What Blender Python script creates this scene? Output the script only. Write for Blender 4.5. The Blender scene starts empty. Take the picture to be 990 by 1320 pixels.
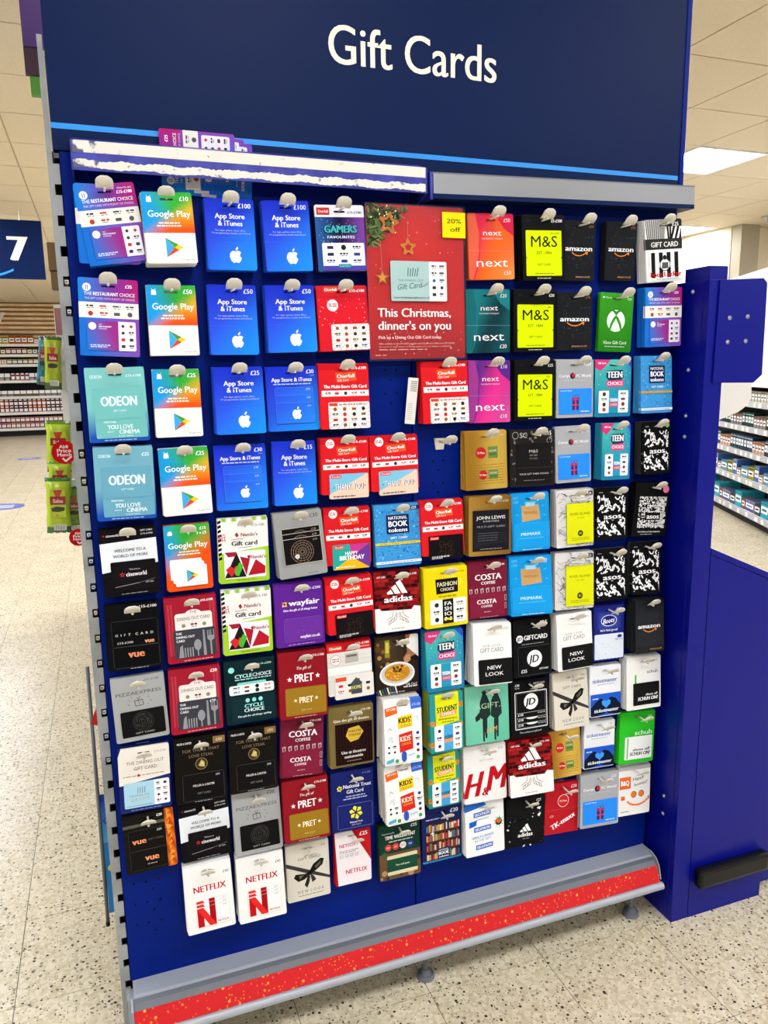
import bpy, bmesh, math, random
from mathutils import Matrix, Vector, Euler
random.seed(7)
SC = bpy.context.scene
COL = SC.collection
# ---------------------------------------------------------------- camera, world, exposure
cd = bpy.data.cameras.new('camera'); cam = bpy.data.objects.new('camera', cd); COL.objects.link(cam)
cd.sensor_fit = 'VERTICAL'; cd.sensor_height = 24.0; cd.sensor_width = 18.0; cd.lens = 18.0
cd.clip_start = 0.05; cd.clip_end = 100
cam.matrix_world = Matrix(((0.93881378, 0.07697528, -0.3357134, 0.0), (-0.3441137, 0.16818338, -0.92374245, -1.5),
                           (-0.01464392, 0.98274572, 0.18438113, 1.42), (0, 0, 0, 1)))
SC.camera = cam
SC.view_settings.view_transform = 'Standard'; SC.view_settings.look = 'None'
SC.view_settings.gamma = 1.0; SC.view_settings.exposure = 0.36; SC.view_settings.use_curve_mapping = False
W = bpy.data.worlds.new('store_ambience'); SC.world = W; W.use_nodes = True
W.node_tree.nodes['Background'].inputs[0].default_value = (0.97, 0.98, 1.0, 1)
W.node_tree.nodes['Background'].inputs[1].default_value = 0.28
CEIL = 3.0

def area(name, loc, size, power, rot=(0, 0, 0), col=(1, 0.96, 0.9)):
    l = bpy.data.lights.new(name, 'AREA'); l.shape = 'RECTANGLE'; l.size = size[0]; l.size_y = size[1]
    l.energy = power; l.color = col
    o = bpy.data.objects.new(name, l); o.location = loc; o.rotation_euler = rot; COL.objects.link(o); return o

# ---------------------------------------------------------------- helpers
def lin(c): return c / 12.92 if c <= 0.04045 else ((c + 0.055) / 1.055) ** 2.4
_hc = {}
def H(s):
    if not isinstance(s, str): return s
    if s not in _hc:
        t = s if len(s) == 6 else ''.join(ch * 2 for ch in s)
        _hc[s] = tuple(lin(int(t[i:i + 2], 16) / 255) for i in (0, 2, 4))
    return _hc[s]
def mix(a, b, t):
    t = max(0.0, min(1.0, t)); return tuple(p + (q - p) * t for p, q in zip(a, b))

def mat(name, col, rough=0.5, metal=0.0, spec=0.5, emit=None, estr=0.0, bump=None, noise=None, trans=0.0, alpha=1.0, coat=0.0):
    m = bpy.data.materials.new(name); m.use_nodes = True
    nt = m.node_tree; b = nt.nodes['Principled BSDF']
    b.inputs['Base Color'].default_value = (*H(col), 1); b.inputs['Roughness'].default_value = rough
    b.inputs['Metallic'].default_value = metal; b.inputs['Specular IOR Level'].default_value = spec
    b.inputs['Coat Weight'].default_value = coat
    if trans: b.inputs['Transmission Weight'].default_value = trans
    if alpha < 1: b.inputs['Alpha'].default_value = alpha
    if emit is not None:
        b.inputs['Emission Color'].default_value = (*H(emit), 1); b.inputs['Emission Strength'].default_value = estr
    if noise:   # (scale, col2, lo, hi)
        tc = nt.nodes.new('ShaderNodeTexCoord'); n = nt.nodes.new('ShaderNodeTexNoise'); n.inputs['Scale'].default_value = noise[0]; n.inputs['Detail'].default_value = 5
        r = nt.nodes.new('ShaderNodeValToRGB'); r.color_ramp.elements[0].position = noise[2]; r.color_ramp.elements[1].position = noise[3]
        r.color_ramp.elements[0].color = (*H(col), 1); r.color_ramp.elements[1].color = (*H(noise[1]), 1)
        nt.links.new(tc.outputs['Object'], n.inputs['Vector']); nt.links.new(n.outputs['Fac'], r.inputs['Fac']); nt.links.new(r.outputs['Color'], b.inputs['Base Color'])
    if bump:
        tc = nt.nodes.new('ShaderNodeTexCoord'); n = nt.nodes.new('ShaderNodeTexNoise'); n.inputs['Scale'].default_value = bump[0]
        bp_ = nt.nodes.new('ShaderNodeBump'); bp_.inputs['Strength'].default_value = bump[1]; bp_.inputs['Distance'].default_value = 0.002
        nt.links.new(tc.outputs['Object'], n.inputs['Vector']); nt.links.new(n.outputs['Fac'], bp_.inputs['Height']); nt.links.new(bp_.outputs['Normal'], b.inputs['Normal'])
    return m

def attr_mat(name, rough, spec=0.5, coat=0.0, metal=0.0):
    m = mat(name, 'fff', rough, metal=metal, spec=spec, coat=coat); nt = m.node_tree
    a = nt.nodes.new('ShaderNodeAttribute'); a.attribute_name = 'Col'
    nt.links.new(a.outputs['Color'], nt.nodes['Principled BSDF'].inputs['Base Color']); return m

M = {}
M['print'] = attr_mat('printed_card', 0.38, 0.05, 0.0)
M['goldprint'] = attr_mat('gold_foil', 0.32, 0.5, 0.0, 0.55)
M['pack'] = attr_mat('printed_packaging', 0.5, 0.3)
M['blue'] = mat('blue_panel_paint', '001e7c', 0.45, spec=0.08, noise=(3, '001a70', 0.4, 0.6))
M['colblue'] = mat('royal_blue_steel', '040c7c', 0.36, spec=0.2, bump=(60, 0.05))
M['navy'] = mat('navy_sign_board', '061b48', 0.45, spec=0.1)
M['stripe'] = mat('bright_blue_vinyl', '0d94ea', 0.4)
M['cream'] = mat('cream_letter_vinyl', 'f6efdc', 0.5)
M['hook'] = mat('offwhite_hook_plastic', 'd8d2c4', 0.3, spec=0.5)
M['grey'] = mat('grey_steel', 'a6aab0', 0.4, metal=0.2, bump=(40, 0.05))
M['dgrey'] = mat('dark_grey_bumper', '6a6e74', 0.5)
M['upright'] = mat('grey_painted_upright', '9a9c9a', 0.5, noise=(12, '868886', 0.45, 0.6))
M['black'] = mat('black_plastic', '08080a', 0.3, spec=0.3)
M['hole'] = mat('dark_cavity', '04060f', 0.8)  # near-black: shade put into holes and slots, also plain dark parts
M['steel'] = mat('zinc_bolt', 'c0c0c4', 0.28, metal=0.9)
M['white'] = mat('white_enamel', 'eceae4', 0.4)
M['lam'] = mat('lamp_diffuser', 'ffffff', 0.5, emit='ecf3ff', estr=24.0)
M['ceil'] = mat('ceiling_tile_paint', 'd8cab2', 0.8, noise=(60, 'd2c4ac', 0.4, 0.7))
M['wall'] = mat('cream_wall_paint', 'd8ccb0', 0.75)
M['pillar'] = mat('taupe_pillar_paint', 'a79c84', 0.7)

def link(name, me, m=None, parent=None, **pr):
    o = bpy.data.objects.new(name, me); COL.objects.link(o)
    if m is not None and me is not None and not me.materials: me.materials.append(m)
    if parent is not None: o.parent = parent
    for k, v in pr.items(): o[k] = v
    return o
def bm_link(name, bm, m, parent=None, smooth=False, **pr):
    me = bpy.data.meshes.new(name); bmesh.ops.recalc_face_normals(bm, faces=bm.faces); bm.to_mesh(me); bm.free()
    if smooth:
        for p in me.polygons: p.use_smooth = True
    return link(name, me, m, parent, **pr)
def bx(bm, x0, x1, y0, y1, z0, z1, bev=0.0, mi=0):
    r = bmesh.ops.create_cube(bm, size=1.0)['verts']
    for v in r: v.co = Vector(((x0 + x1) / 2 + v.co.x * (x1 - x0), (y0 + y1) / 2 + v.co.y * (y1 - y0), (z0 + z1) / 2 + v.co.z * (z1 - z0)))
    fs = {f for v in r for f in v.link_faces}
    for f in fs: f.material_index = mi
    if bev: bmesh.ops.bevel(bm, geom=list({e for f in fs for e in f.edges}), offset=bev, segments=2, affect='EDGES', profile=0.6)
def box(name, x0, x1, y0, y1, z0, z1, m, parent=None, bev=0.0, **pr):
    bm = bmesh.new(); bx(bm, x0, x1, y0, y1, z0, z1, bev); return bm_link(name, bm, m, parent, **pr)
def cyl(bm, p, q, r, n=12, r2=None):
    p, q = Vector(p), Vector(q); d = q - p
    R = Vector((0, 0, 1)).rotation_difference(d).to_matrix().to_4x4()
    bmesh.ops.create_cone(bm, cap_ends=True, segments=n, radius1=r, radius2=r if r2 is None else r2, depth=d.length, matrix=Matrix.Translation((p + q) / 2) @ R)
def prism(bm, pts, a, b, axis):
    """extrude a closed outline along an axis: 'x' pts are (y,z), 'y' pts are (x,z), 'z' pts are (x,y)"""
    f = {'x': lambda t, u, v: (t, u, v), 'y': lambda t, u, v: (u, t, v), 'z': lambda t, u, v: (u, v, t)}[axis]
    A = [bm.verts.new(f(a, *p)) for p in pts]; B = [bm.verts.new(f(b, *p)) for p in pts]
    bm.faces.new(A); bm.faces.new(B[::-1])
    for i in range(len(pts)):
        j = (i + 1) % len(pts); bm.faces.new((A[i], A[j], B[j], B[i]))
def thing(name, label, cat, group=None, loc=(0, 0, 0), rot=(0, 0, 0)):
    o = bpy.data.objects.new(name, None); o.empty_display_size = 0.02; COL.objects.link(o)
    o.location = loc; o.rotation_euler = rot; tag(o, label, cat, group); return o
def tag(o, label, cat, group=None):
    o['label'] = label; o['category'] = cat
    if group: o['group'] = group
    return o

# glyphs of the built-in face, cached as polygons
_fc = bpy.data.curves.new('glyph', 'FONT'); _fo = bpy.data.objects.new('glyph', _fc); COL.objects.link(_fo)
_gl = {}
def _mesh(s, res):
    _fc.body = s; _fc.resolution_u = res
    dg = bpy.context.evaluated_depsgraph_get(); dg.update(); e = _fo.evaluated_get(dg); me = e.to_mesh()
    vs = [(v.co.x, v.co.y) for v in me.vertices]; fs = [tuple(p.vertices) for p in me.polygons]; e.to_mesh_clear(); return vs, fs
_HH = None
def glyph(ch, res=2):
    global _HH
    k = (ch, res)
    if k not in _gl:
        if _HH is None: v, _ = _mesh('HH', 2); _HH = max(p[0] for p in v)
        v, _ = _mesh('H' + ch + 'H', 2); adv = max(p[0] for p in v) - _HH
        vs, fs = _mesh(ch, res) if ch != ' ' else ([], [])
        _gl[k] = (vs, fs, adv)
    return _gl[k]
CAPH = 0.69

# ---------------------------------------------------------------- flat printed sheets: a thin slab plus layers of printed shapes
class CV:
    def __init__(s, w, h, col='fff', r=0.004, slot=False, th=0.0005, org=(0.0, 0.0), y0=0.0, mat='print', z0=None):
        s.w, s.h, s.th, s.y0, s.mat = w, h, th, y0, mat
        s.ox = org[0] - w / 2; s.oz = org[1]          # left edge and top edge in local metres
        s.V = []; s.F = []; s.K = []; s.n = 0
        cx0, cx1, z1, z0_ = s.ox + r, s.ox + w - r, s.oz - r, s.oz - h + r
        s.out = []
        for cx, cz, a0 in ((cx1, z1, 0), (cx0, z1, 90), (cx0, z0_, 180), (cx1, z0_, 270)):
            for i in range(4):
                a = math.radians(a0 + i * 30); s.out.append((cx + r * math.cos(a), cz + r * math.sin(a)))
        s.slot = (s.ox + w / 2 - 0.011, s.ox + w / 2 + 0.011, s.oz - 0.1 * h - 0.0018, s.oz - 0.1 * h + 0.0018) if slot else None
        s.r = r; s.col = col; s.full = []; s.subs = []
        s.poly_l(list(s.out), H(col)); s.n = 0
        s.y0 += th; s.poly_l(list(s.out), H(col)); s.y0 -= th
    def sides(s, colf=None):
        n = len(s.out)
        for i in range(n):
            (x0, z0), (x1, z1) = s.out[i], s.out[(i + 1) % n]
            m = max(1, int(abs(z1 - z0) / 0.008)) if colf else 1
            for j in range(m):
                a, b = j / m, (j + 1) / m
                p = (x0 + (x1 - x0) * a, z0 + (z1 - z0) * a); q = (x0 + (x1 - x0) * b, z0 + (z1 - z0) * b)
                k = len(s.V); s.V += [(p[0], s.y0, p[1]), (p[0], s.y0 + s.th, p[1]), (q[0], s.y0 + s.th, q[1]), (q[0], s.y0, q[1])]
                s.F.append((k, k + 1, k + 2, k + 3)); c = colf(50, (s.oz - (p[1] + q[1]) / 2) / s.h * 100) if colf else s.col; s.K.append([H(c)] * 4)
    def L(s, x, y): return (s.ox + x / 100 * s.w, s.oz - y / 100 * s.h)
    def _half(s, pts, f):
        out = []; n = len(pts)
        for i in range(n):
            a, b = pts[i], pts[(i + 1) % n]; fa, fb = f(a), f(b)
            if fa >= 0: out.append(a)
            if (fa > 0 and fb < 0) or (fa < 0 and fb > 0):
                t = fa / (fa - fb); out.append((a[0] + (b[0] - a[0]) * t, a[1] + (b[1] - a[1]) * t))
        return out
    def poly_l(s, pts, col):
        """pts in local metres"""
        xs = [p[0] for p in pts]; zs = [p[1] for p in pts]; x0, x1, z0, z1 = min(xs), max(xs), min(zs), max(zs); r = s.r
        if x0 < s.ox + r or x1 > s.ox + s.w - r or z0 < s.oz - s.h + r or z1 > s.oz - r:
            n = len(s.out)
            for i in range(n):
                a, b = s.out[i], s.out[(i + 1) % n]; ex, ez = b[0] - a[0], b[1] - a[1]
                if abs(ex) + abs(ez) < 1e-9: continue
                pts = s._half(pts, lambda p: ex * (p[1] - a[1]) - ez * (p[0] - a[0]))
                if len(pts) < 3: return
        ps = [pts]
        if s.slot:
            a, b, c, d = s.slot
            if x0 < b and x1 > a and z0 < d and z1 > c:
                h1 = s._half(pts, lambda p: a - p[0]); h2 = s._half(pts, lambda p: p[0] - b)
                m = s._half(s._half(pts, lambda p: p[0] - a), lambda p: b - p[0])
                ps = [h1, h2, s._half(m, lambda p: c - p[1]), s._half(m, lambda p: p[1] - d)] if len(m) > 2 else [h1, h2]
        y = s.y0 - s.n * 0.00001
        for q in ps:
            if len(q) < 3: continue
            k = len(s.V); s.V += [(x, y, z) for x, z in q]; s.F.append(tuple(range(k, k + len(q))))
            s.K.append([H(col((p[0] - s.ox) / s.w * 100, (s.oz - p[1]) / s.h * 100)) for p in q] if callable(col) else [H(col)] * len(q))
    def P(s, pts, col): s.n += 1; s.poly_l([s.L(*p) for p in pts], col)
    def R(s, x0, y0, x1, y1, c): s.P([(x0, y0), (x0, y1), (x1, y1), (x1, y0)], c)
    def G(s, x0, y0, x1, y1, f, nx=8, ny=10):
        s.n += 1
        for i in range(nx):
            for j in range(ny):
                a, b = x0 + (x1 - x0) * i / nx, x0 + (x1 - x0) * (i + 1) / nx; c, d = y0 + (y1 - y0) * j / ny, y0 + (y1 - y0) * (j + 1) / ny
                s.poly_l([s.L(a, c), s.L(a, d), s.L(b, d), s.L(b, c)], f)
    def C(s, x, y, r, c, n=14, ry=None, a0=0, a1=360):   # r in % of width
        s.n += 1; cx, cz = s.L(x, y); rr = r / 100 * s.w; rz = rr if ry is None else ry / 100 * s.w
        s.poly_l([(cx + rr * math.cos(math.radians(a0 + (a1 - a0) * i / n)), cz + rz * math.sin(math.radians(a0 + (a1 - a0) * i / n))) for i in range(n + (a1 - a0 < 360))], c)
    def ring(s, x, y, r, w, c, n=16, a0=0, a1=360):
        s.n += 1; cx, cz = s.L(x, y); R0, R1 = r / 100 * s.w, (r - w) / 100 * s.w
        for i in range(n):
            a, b = [math.radians(a0 + (a1 - a0) * k / n) for k in (i, i + 1)]
            s.poly_l([(cx + R * math.cos(t), cz + R * math.sin(t)) for R, t in ((R0, a), (R0, b), (R1, b), (R1, a))], c)
    def RR(s, x0, y0, x1, y1, c, r=4):
        s.n += 1; rr = r / 100 * s.w; (a, d), (b, e) = s.L(x0, y0), s.L(x1, y1); pts = []
        for cx, cz, a0 in ((b - rr, d - rr, 0), (a + rr, d - rr, 90), (a + rr, e + rr, 180), (b - rr, e + rr, 270)):
            for i in range(3):
                t = math.radians(a0 + i * 45); pts.append((cx + rr * math.cos(t), cz + rr * math.sin(t)))
        s.poly_l(pts, c)
    def LN(s, x0, y0, x1, y1, wd, c):      # wd in % of width
        (a, b), (d, e) = s.L(x0, y0), s.L(x1, y1); dx, dz = d - a, e - b; l = math.hypot(dx, dz) or 1; k = wd / 200 * s.w / l
        s.n += 1; s.poly_l([(a - dz * k, b + dx * k), (a + dz * k, b - dx * k), (d + dz * k, e - dx * k), (d - dz * k, e + dx * k)], c)
    def frame(s, x0, y0, x1, y1, wd, c):
        k = wd * s.w / s.h
        s.R(x0, y0, x1, y0 + k, c); s.R(x0, y1 - k, x1, y1, c); s.R(x0, y0, x0 + wd, y1, c); s.R(x1 - wd, y0, x1, y1, c)
    def T(s, x, y, h, t, c, fit=None, al='c', b=0, rot=0, sk=0, res=2):
        """x,y: middle of the cap height; h: cap height in % of the sheet height; fit: width in % of the sheet width"""
        s.n += 1; g = [glyph(ch, res) for ch in t]; tw = sum(q[2] for q in g)
        sz = h / 100 * s.h / CAPH; sx = sz if fit is None else fit / 100 * s.w / max(tw - 0.04, 0.1)
        W_ = tw * sx; cx, cz = s.L(x, y); x0 = {'c': -W_ / 2, 'l': 0, 'r': -W_}[al]; ca, sa = math.cos(math.radians(rot)), math.sin(math.radians(rot))
        for vs, fs, adv in g:
            for off in ((0,) if not b else (-0.5 * b, 0.5 * b) if b < 0.07 else (-0.5 * b, 0, 0.5 * b)):
                s.n += 0.4; P_ = []
                for vx, vy in vs:
                    lx = x0 + (vx + off) * sx; lz = (vy - CAPH / 2) * sz; lx += lz * sk
                    P_.append((cx + lx * ca - lz * sa, cz + lx * sa + lz * ca))
                if not P_: continue
                xs = [p[0] for p in P_]; zs = [p[1] for p in P_]; r = s.r
                safe = min(xs) > s.ox + r and max(xs) < s.ox + s.w - r and min(zs) > s.oz - s.h + r and max(zs) < s.oz - r
                if safe and s.slot and min(xs) < s.slot[1] and max(xs) > s.slot[0] and min(zs) < s.slot[3] and max(zs) > s.slot[2]: safe = False
                if safe:
                    k = len(s.V); y_ = s.y0 - s.n * 0.00001; s.V += [(p[0], y_, p[1]) for p in P_]; hc = H(c)
                    for f in fs: s.F.append(tuple(k + i for i in f)); s.K.append([hc] * len(f))
                else:
                    for f in fs: s.poly_l([P_[i] for i in f], c)
            x0 += adv * sx
        return s
    def D(s, x0, x1, y, h, c, seed=1, rot=0):   # a line of print too small to read
        rnd = random.Random(seed * 31 + int(y * 7)); x = x0; s.n += 1
        while x < x1 - 1:
            l = min(rnd.uniform(3, 11), x1 - x); s.poly_l([s.L(*p) for p in ((x, y - h / 2), (x, y + h / 2), (x + l, y + h / 2), (x + l, y - h / 2))], c); x += l + 1.6
    def sub(s, x0, y0, x1, y1, col, r=0.0028, dy=0.0012, th=0.0008, mat=None):
        a, b = s.L(x0, y0), s.L(x1, y1)
        q = CV(b[0] - a[0], a[1] - b[1], col, r, False, th, ((a[0] + b[0]) / 2, a[1]), s.y0 - dy - s.n * 0.00001, mat or s.mat); s.subs.append(q); return q
    def mesh(s, name):
        me = bpy.data.meshes.new(name); me.from_pydata(s.V, [], s.F)
        a = me.color_attributes.new('Col', 'FLOAT_COLOR', 'CORNER'); flat = []
        for c in s.K:
            for q in c: flat += [q[0], q[1], q[2], 1.0]
        a.data.foreach_set('color', flat); me.materials.append(M[s.mat]); return me
# ---------------------------------------------------------------- card faces (0..100 across, 0..100 down)
rnd = random.Random(3)
def pack(w, h, col, r=0.004, **k): return CV(w, h, col, r, slot=True, th=0.0006, org=(0, 0.1 * h), **k)
def star(c, x, y, r, col, n=5, k=0.42, rot=90, asp=None):
    a = c.w / c.h; c.P([(x + (r if i % 2 == 0 else r * k) * math.cos(math.radians(rot + i * 180 / n)), y - a * (r if i % 2 == 0 else r * k) * math.sin(math.radians(rot + i * 180 / n))) for i in range(2 * n)], col)
def apple(c, x, y, s, col='f4f6f8'):
    a = c.w / c.h; q = lambda pts: c.P([(x + px * s, y - py * s * a) for px, py in pts], col)
    q([(0, .42), (.2, .52), (.45, .5), (.66, .34), (.5, .12), (.5, -.12), (.7, -.34), (.52, -.72), (.3, -.92), (0, -.82), (-.28, -.92), (-.55, -.68), (-.74, -.2), (-.68, .2), (-.46, .46), (-.2, .52)])
    q([(.02, .58), (.05, .8), (.3, 1.02), (.3, .78), (.16, .62)])
def tri_play(c, x, y, s):
    a = c.w / c.h; P = lambda pts, col: c.P([(x + px * s, y - py * s * a) for px, py in pts], col)
    P([(-.8, 1), (-.8, -1), (.05, 0)], '3fa9e0'); P([(-.8, 1), (.5, .28), (.05, 0), (-.1, .2)], '3f9a40')
    P([(.5, .28), (1, 0), (.5, -.28), (.05, 0)], 'f2c81c'); P([(-.8, -1), (.05, 0), (.5, -.28)], 'd9472f')
def burst(c, x, y, cols, seed, n=6, w=9, h=4):
    q = random.Random(seed)
    for i in range(n): c.R(x + q.uniform(-w, w) - 4, y + q.uniform(-h, h) - 1, x + q.uniform(-w, w) + 4, y + q.uniform(-h, h) + 1, q.choice(cols))
def logos(c, x0, y0, x1, y1, nx, ny, seed, cols=('333', '8a2b22', '555', '222244', 'b04a30', '444'), fill=.55):
    q = random.Random(seed); dx, dy = (x1 - x0) / nx, (y1 - y0) / ny
    for j in range(ny):
        for i in range(nx):
            cx, cy = x0 + (i + .5) * dx, y0 + (j + .5) * dy; k = q.random(); col = q.choice(cols)
            if k < .3: c.C(cx, cy, dx * fill * .36, col, 8)
            elif k < .55: c.RR(cx - dx * fill * .42, cy - dy * fill * .4, cx + dx * fill * .42, cy + dy * fill * .4, col, 1)
            else: c.D(cx - dx * fill * .55, cx + dx * fill * .55, cy - dy * .1, dy * .24, col, seed + i); c.D(cx - dx * .25, cx + dx * .25, cy + dy * .2, dy * .1, '777', seed + j)
def restaurant(v, tilt, w, h):
    f = lambda x, y: mix(H('1583dc'), mix(H('6f3aa8'), H('b01d72'), (x - 40) / 60), x / 55) if y < 32 else mix(H('1a70d0'), H('8a48b4'), (x - y * .35 + 10) / 80)
    c = pack(w, h, '1d6fd2'); c.G(0, 0, 100, 100, f, 8, 12)
    c.C(14, 12, 7, 'f4f4fa'); c.LN(12.5, 9, 12.5, 15, 1.2, '4466b0'); c.LN(15.5, 9, 15.5, 15, 1.2, '4466b0')
    c.T(90, 9, 4, v, 'ffffff', None, 'r', .05) if v != '£15-£100' else (c.T(95, 6, 2, 'Choose the value', 'ffffff', 24, 'r'), c.T(95, 11, 4, v, 'fff', 26, 'r', .05))
    c.T(9, 20, 4.4, 'THE', 'fff', 13, 'l'); c.T(24, 20, 4.4, 'RESTAURANT', 'fff', 42, 'l', .06); c.T(68, 20, 4.4, 'CHOICE', 'fff', 26, 'l')
    c.T(52, 26, 2.6, 'THE GIFT CARD WITH PLENTY OF CHOICE', 'e8d8f4', 84)
    c.R(0, 31, 100, 51, 'efe9e0'); logos(c, 8, 32, 96, 50, 4, 2, 5, ('c8432c', '55585c', '333', 'b23a30'))
    s = c.sub(12, 55, 94, 93, '5a55bb'); s.G(0, 0, 66, 100, lambda x, y: mix(H('3a6cc8'), H('9a2f86'), (x * 1.4 - y * .3 + 10) / 70), 6, 6)
    s.R(64, 0, 100, 100, 'efeaf2'); logos(s, 65, 4, 99, 96, 2, 4, 8, ('c03a30', '333', '223', '444')); s.C(11, 18, 8, 'f2f2f8'); s.T(24, 12, 4, 'THE', 'fff', 6, 'l'); s.T(24, 19, 4.6, 'RESTAURANT', 'fff', 26, 'l', .05); s.T(24, 26, 4, 'CHOICE', 'fff', 16, 'l')
    s.D(6, 46, 82, 4, 'ccd4f0', 3); s.D(6, 40, 88, 4, 'ccd4f0', 4)
    return c
def _play_top(c, y1):
    def f(x, y):
        t = y / y1 * 100; a = mix(H('1e9be0'), H('35ad3c'), (x - t * .35) / 45); return mix(a, mix(H('f0b429'), H('ee5418'), (t - 40) / 50), (x * .75 + t * .9 - 82) / 34)
    c.G(0, 0, 100, y1, f, 12, 12); c.C(15, 10, 5, 'f2f5ee', 10, None, 0, 180); c.R(10, 10, 20, 14, 'f2f5ee'); c.LN(11, 5, 13, 8, 1, 'f2f5ee'); c.LN(19, 5, 17, 8, 1, 'f2f5ee')
def gplay(v, w, h):
    c = pack(w, h, 'f1eee8'); _play_top(c, 57)
    c.T(93, 9, 6, v, 'fff', None, 'r', .04); c.T(52, 30, 9, 'Google Play', 'fff', 84, 'c', .025); c.D(30, 72, 43, 2, 'f4f0e0', 2); c.D(26, 76, 47, 2, 'f4f0e0', 5)
    s = c.sub(0, 57, 100, 99.5, 'f1eee8', .003, .0006); tri_play(s, 55, 48, 19); s.T(82, 88, 5, 'Google Play', '8a8a8a', 26); return c
def gplay3(v, w, h):
    c = pack(w, h, 'ee5a1c'); c.G(0, 0, 100, 100, lambda x, y: mix(mix(H('1e9be0'), H('35ad3c'), (x - y * .5 + 10) / 40), H('ee4f14'), (x * .45 + y - 46) / 34), 12, 14)
    c.C(13, 12, 5, 'f2f5ee', 10, None, 0, 180); c.R(8, 12, 18, 15, 'f2f5ee'); c.T(93, 7, 4.5, '£15', 'fff', None, 'r', .04); c.T(93, 14, 4, '3 x £5', 'fff', None, 'r', .04)
    c.T(50, 31, 8.5, 'Google Play', 'fff', 86, 'c', .03); c.D(30, 74, 41, 1.8, 'f8e8d8', 2); c.D(26, 76, 45, 1.8, 'f8e8d8', 6)
    for i, (a, b) in enumerate(((8, 52), (13, 57), (18, 62))):
        s = c.sub(a, b, a + 70, b + 31, 'f3f1ec', .0025, .0006 + .0012 * i)
        if i == 2: tri_play(s, 52, 50, 20); s.T(80, 86, 6, 'Google Play', '8a8a8a', 26)
        s.T(92, 9, 7, '£5', '777', None, 'r')
    return c
_ab = lambda x, y: mix(mix(H('1b2fc4'), H('2f4fe0'), y / 60), H('1e8cf0'), (x * .6 + y * .9 - 60) / 75)
def app(v, w, h):
    c = pack(w, h, '2558dc'); c.G(0, 0, 100, 100, _ab, 8, 10); c.T(94, 9, 6.5, v, 'f4f6ff', None, 'r', .02)
    c.T(50, 24, 7, 'App Store', 'f4f6ff', 60, 'c', .045); c.T(50, 34, 7, '& iTunes', 'f4f6ff', 50, 'c', .045)
    c.T(50, 44, 2.1, 'For apps, games, music, films,', 'c8d4fa', 62); c.T(50, 48, 2.1, 'TV programmes, books and iCloud', 'c8d4fa', 78)
    c.R(0, 58, 100, 58.5, '3a63e0'); apple(c, 57, 79, 17); return c
def app2(v, w, h):
    c = pack(w, h, '2558dc'); c.G(0, 0, 100, 100, _ab, 8, 10); c.T(94, 8, 6, v, 'f4f6ff', None, 'r', .02); c.T(94, 14, 1.6, '3 cards', 'c8d4fa', None, 'r')
    c.T(50, 20, 6, 'App Store & iTunes', 'f4f6ff', 78, 'c', .05); c.D(14, 86, 27, 1.6, 'c8d4fa', 2)
    for i in range(3):
        s = c.sub(16, 32 + 12 * i, 90, 70 + 9 * i, '2b62e2', .003, .0006 + .001 * i); s.G(0, 0, 100, 100, lambda x, y: mix(H('2c50dc'), H('2a86ee'), (x + y) / 200), 4, 4); s.frame(0, 0, 100, 100, .8, '5a86f0'); s.T(92, 9 + 4 * i, 8, '£10', 'dfe6ff', None, 'r')
    apple(c.subs[-1], 54, 52, 17); return c
def gamers(w, h):
    c = pack(w, h, '3b2560'); q = random.Random(4)
    c.G(0, 18, 100, 100, lambda x, y: mix(mix(H('2b5fa0'), H('1c1440'), x / 45), H('8a4ab0'), (x - 55) / 50), 8, 10); c.R(0, 0, 100, 18, 'eceaf0'); c.RR(4, 4, 30, 15, 'c8352c', 1); c.T(17, 9.5, 4, 'One4all', 'fff', 20)
    for i in range(50): c.C(q.uniform(3, 97), q.uniform(20, 56), q.uniform(.3, .9), q.choice(('fff', '8ec8f0', 'd8a8f0')), 5)
    c.T(94, 11, 3.6, '£15-£100', '333', 28, 'r', .04); c.T(50, 37, 11, 'GAMERS', '123040', 68, 'c', .14); c.T(50, 36, 10.5, 'GAMERS', '3fb8b8', 66, 'c', .08); c.T(50, 48, 4, 'FAVOURITES', 'eef', 56, 'c', .03)
    s = c.sub(10, 57, 96, 99, 'efedf4'); logos(s, 3, 4, 97, 78, 3, 3, 9, ('20242c', '282848', '204080')); s.R(0, 82, 100, 100, '4c46a8'); s.RR(36, 76, 66, 90, '2a7890', 2); s.T(51, 83, 8, 'GAMERS', '8ee0e8', 26)
    return c
def one4xmas(w, h):
    c = pack(w, h, 'd81f2c'); c.R(0, 0, 100, 18, 'c41624'); c.P([(0, 18), (40, 16), (70, 20), (100, 15), (100, 0), (0, 0)], 'c9202c'); q = random.Random(5)
    for i in range(34): c.C(q.uniform(3, 97), q.uniform(20, 60), q.uniform(.5, 1.2), 'f8c8c8', 6)
    c.RR(14, 2, 42, 10, 'e8502a', 1); c.T(28, 6, 4, 'One4all', 'fff', 24, 'c', .04); c.T(95, 8, 4, '£15-£100', 'fff', 30, 'r', .04); c.C(30, 30, 11, 'f6e8e6', 18); c.D(22, 38, 28, 1.6, 'c03a3a', 1); c.D(22, 38, 31, 1.6, 'c03a3a', 2)
    s = c.sub(24, 59, 100, 99, 'efece8'); _rays(s); logos(s, 4, 4, 96, 96, 4, 4, 3, ('20242c', 'c03030', '28489a', '333', '905820')); return c
def _rays(s):
    for i in range(24):
        a = math.radians(i * 15); s.P([(50, 50), (50 + 80 * math.cos(a), 50 + 80 * math.sin(a)), (50 + 80 * math.cos(a + .05), 50 + 80 * math.sin(a + .05))], 'cfc8c4')
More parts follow.
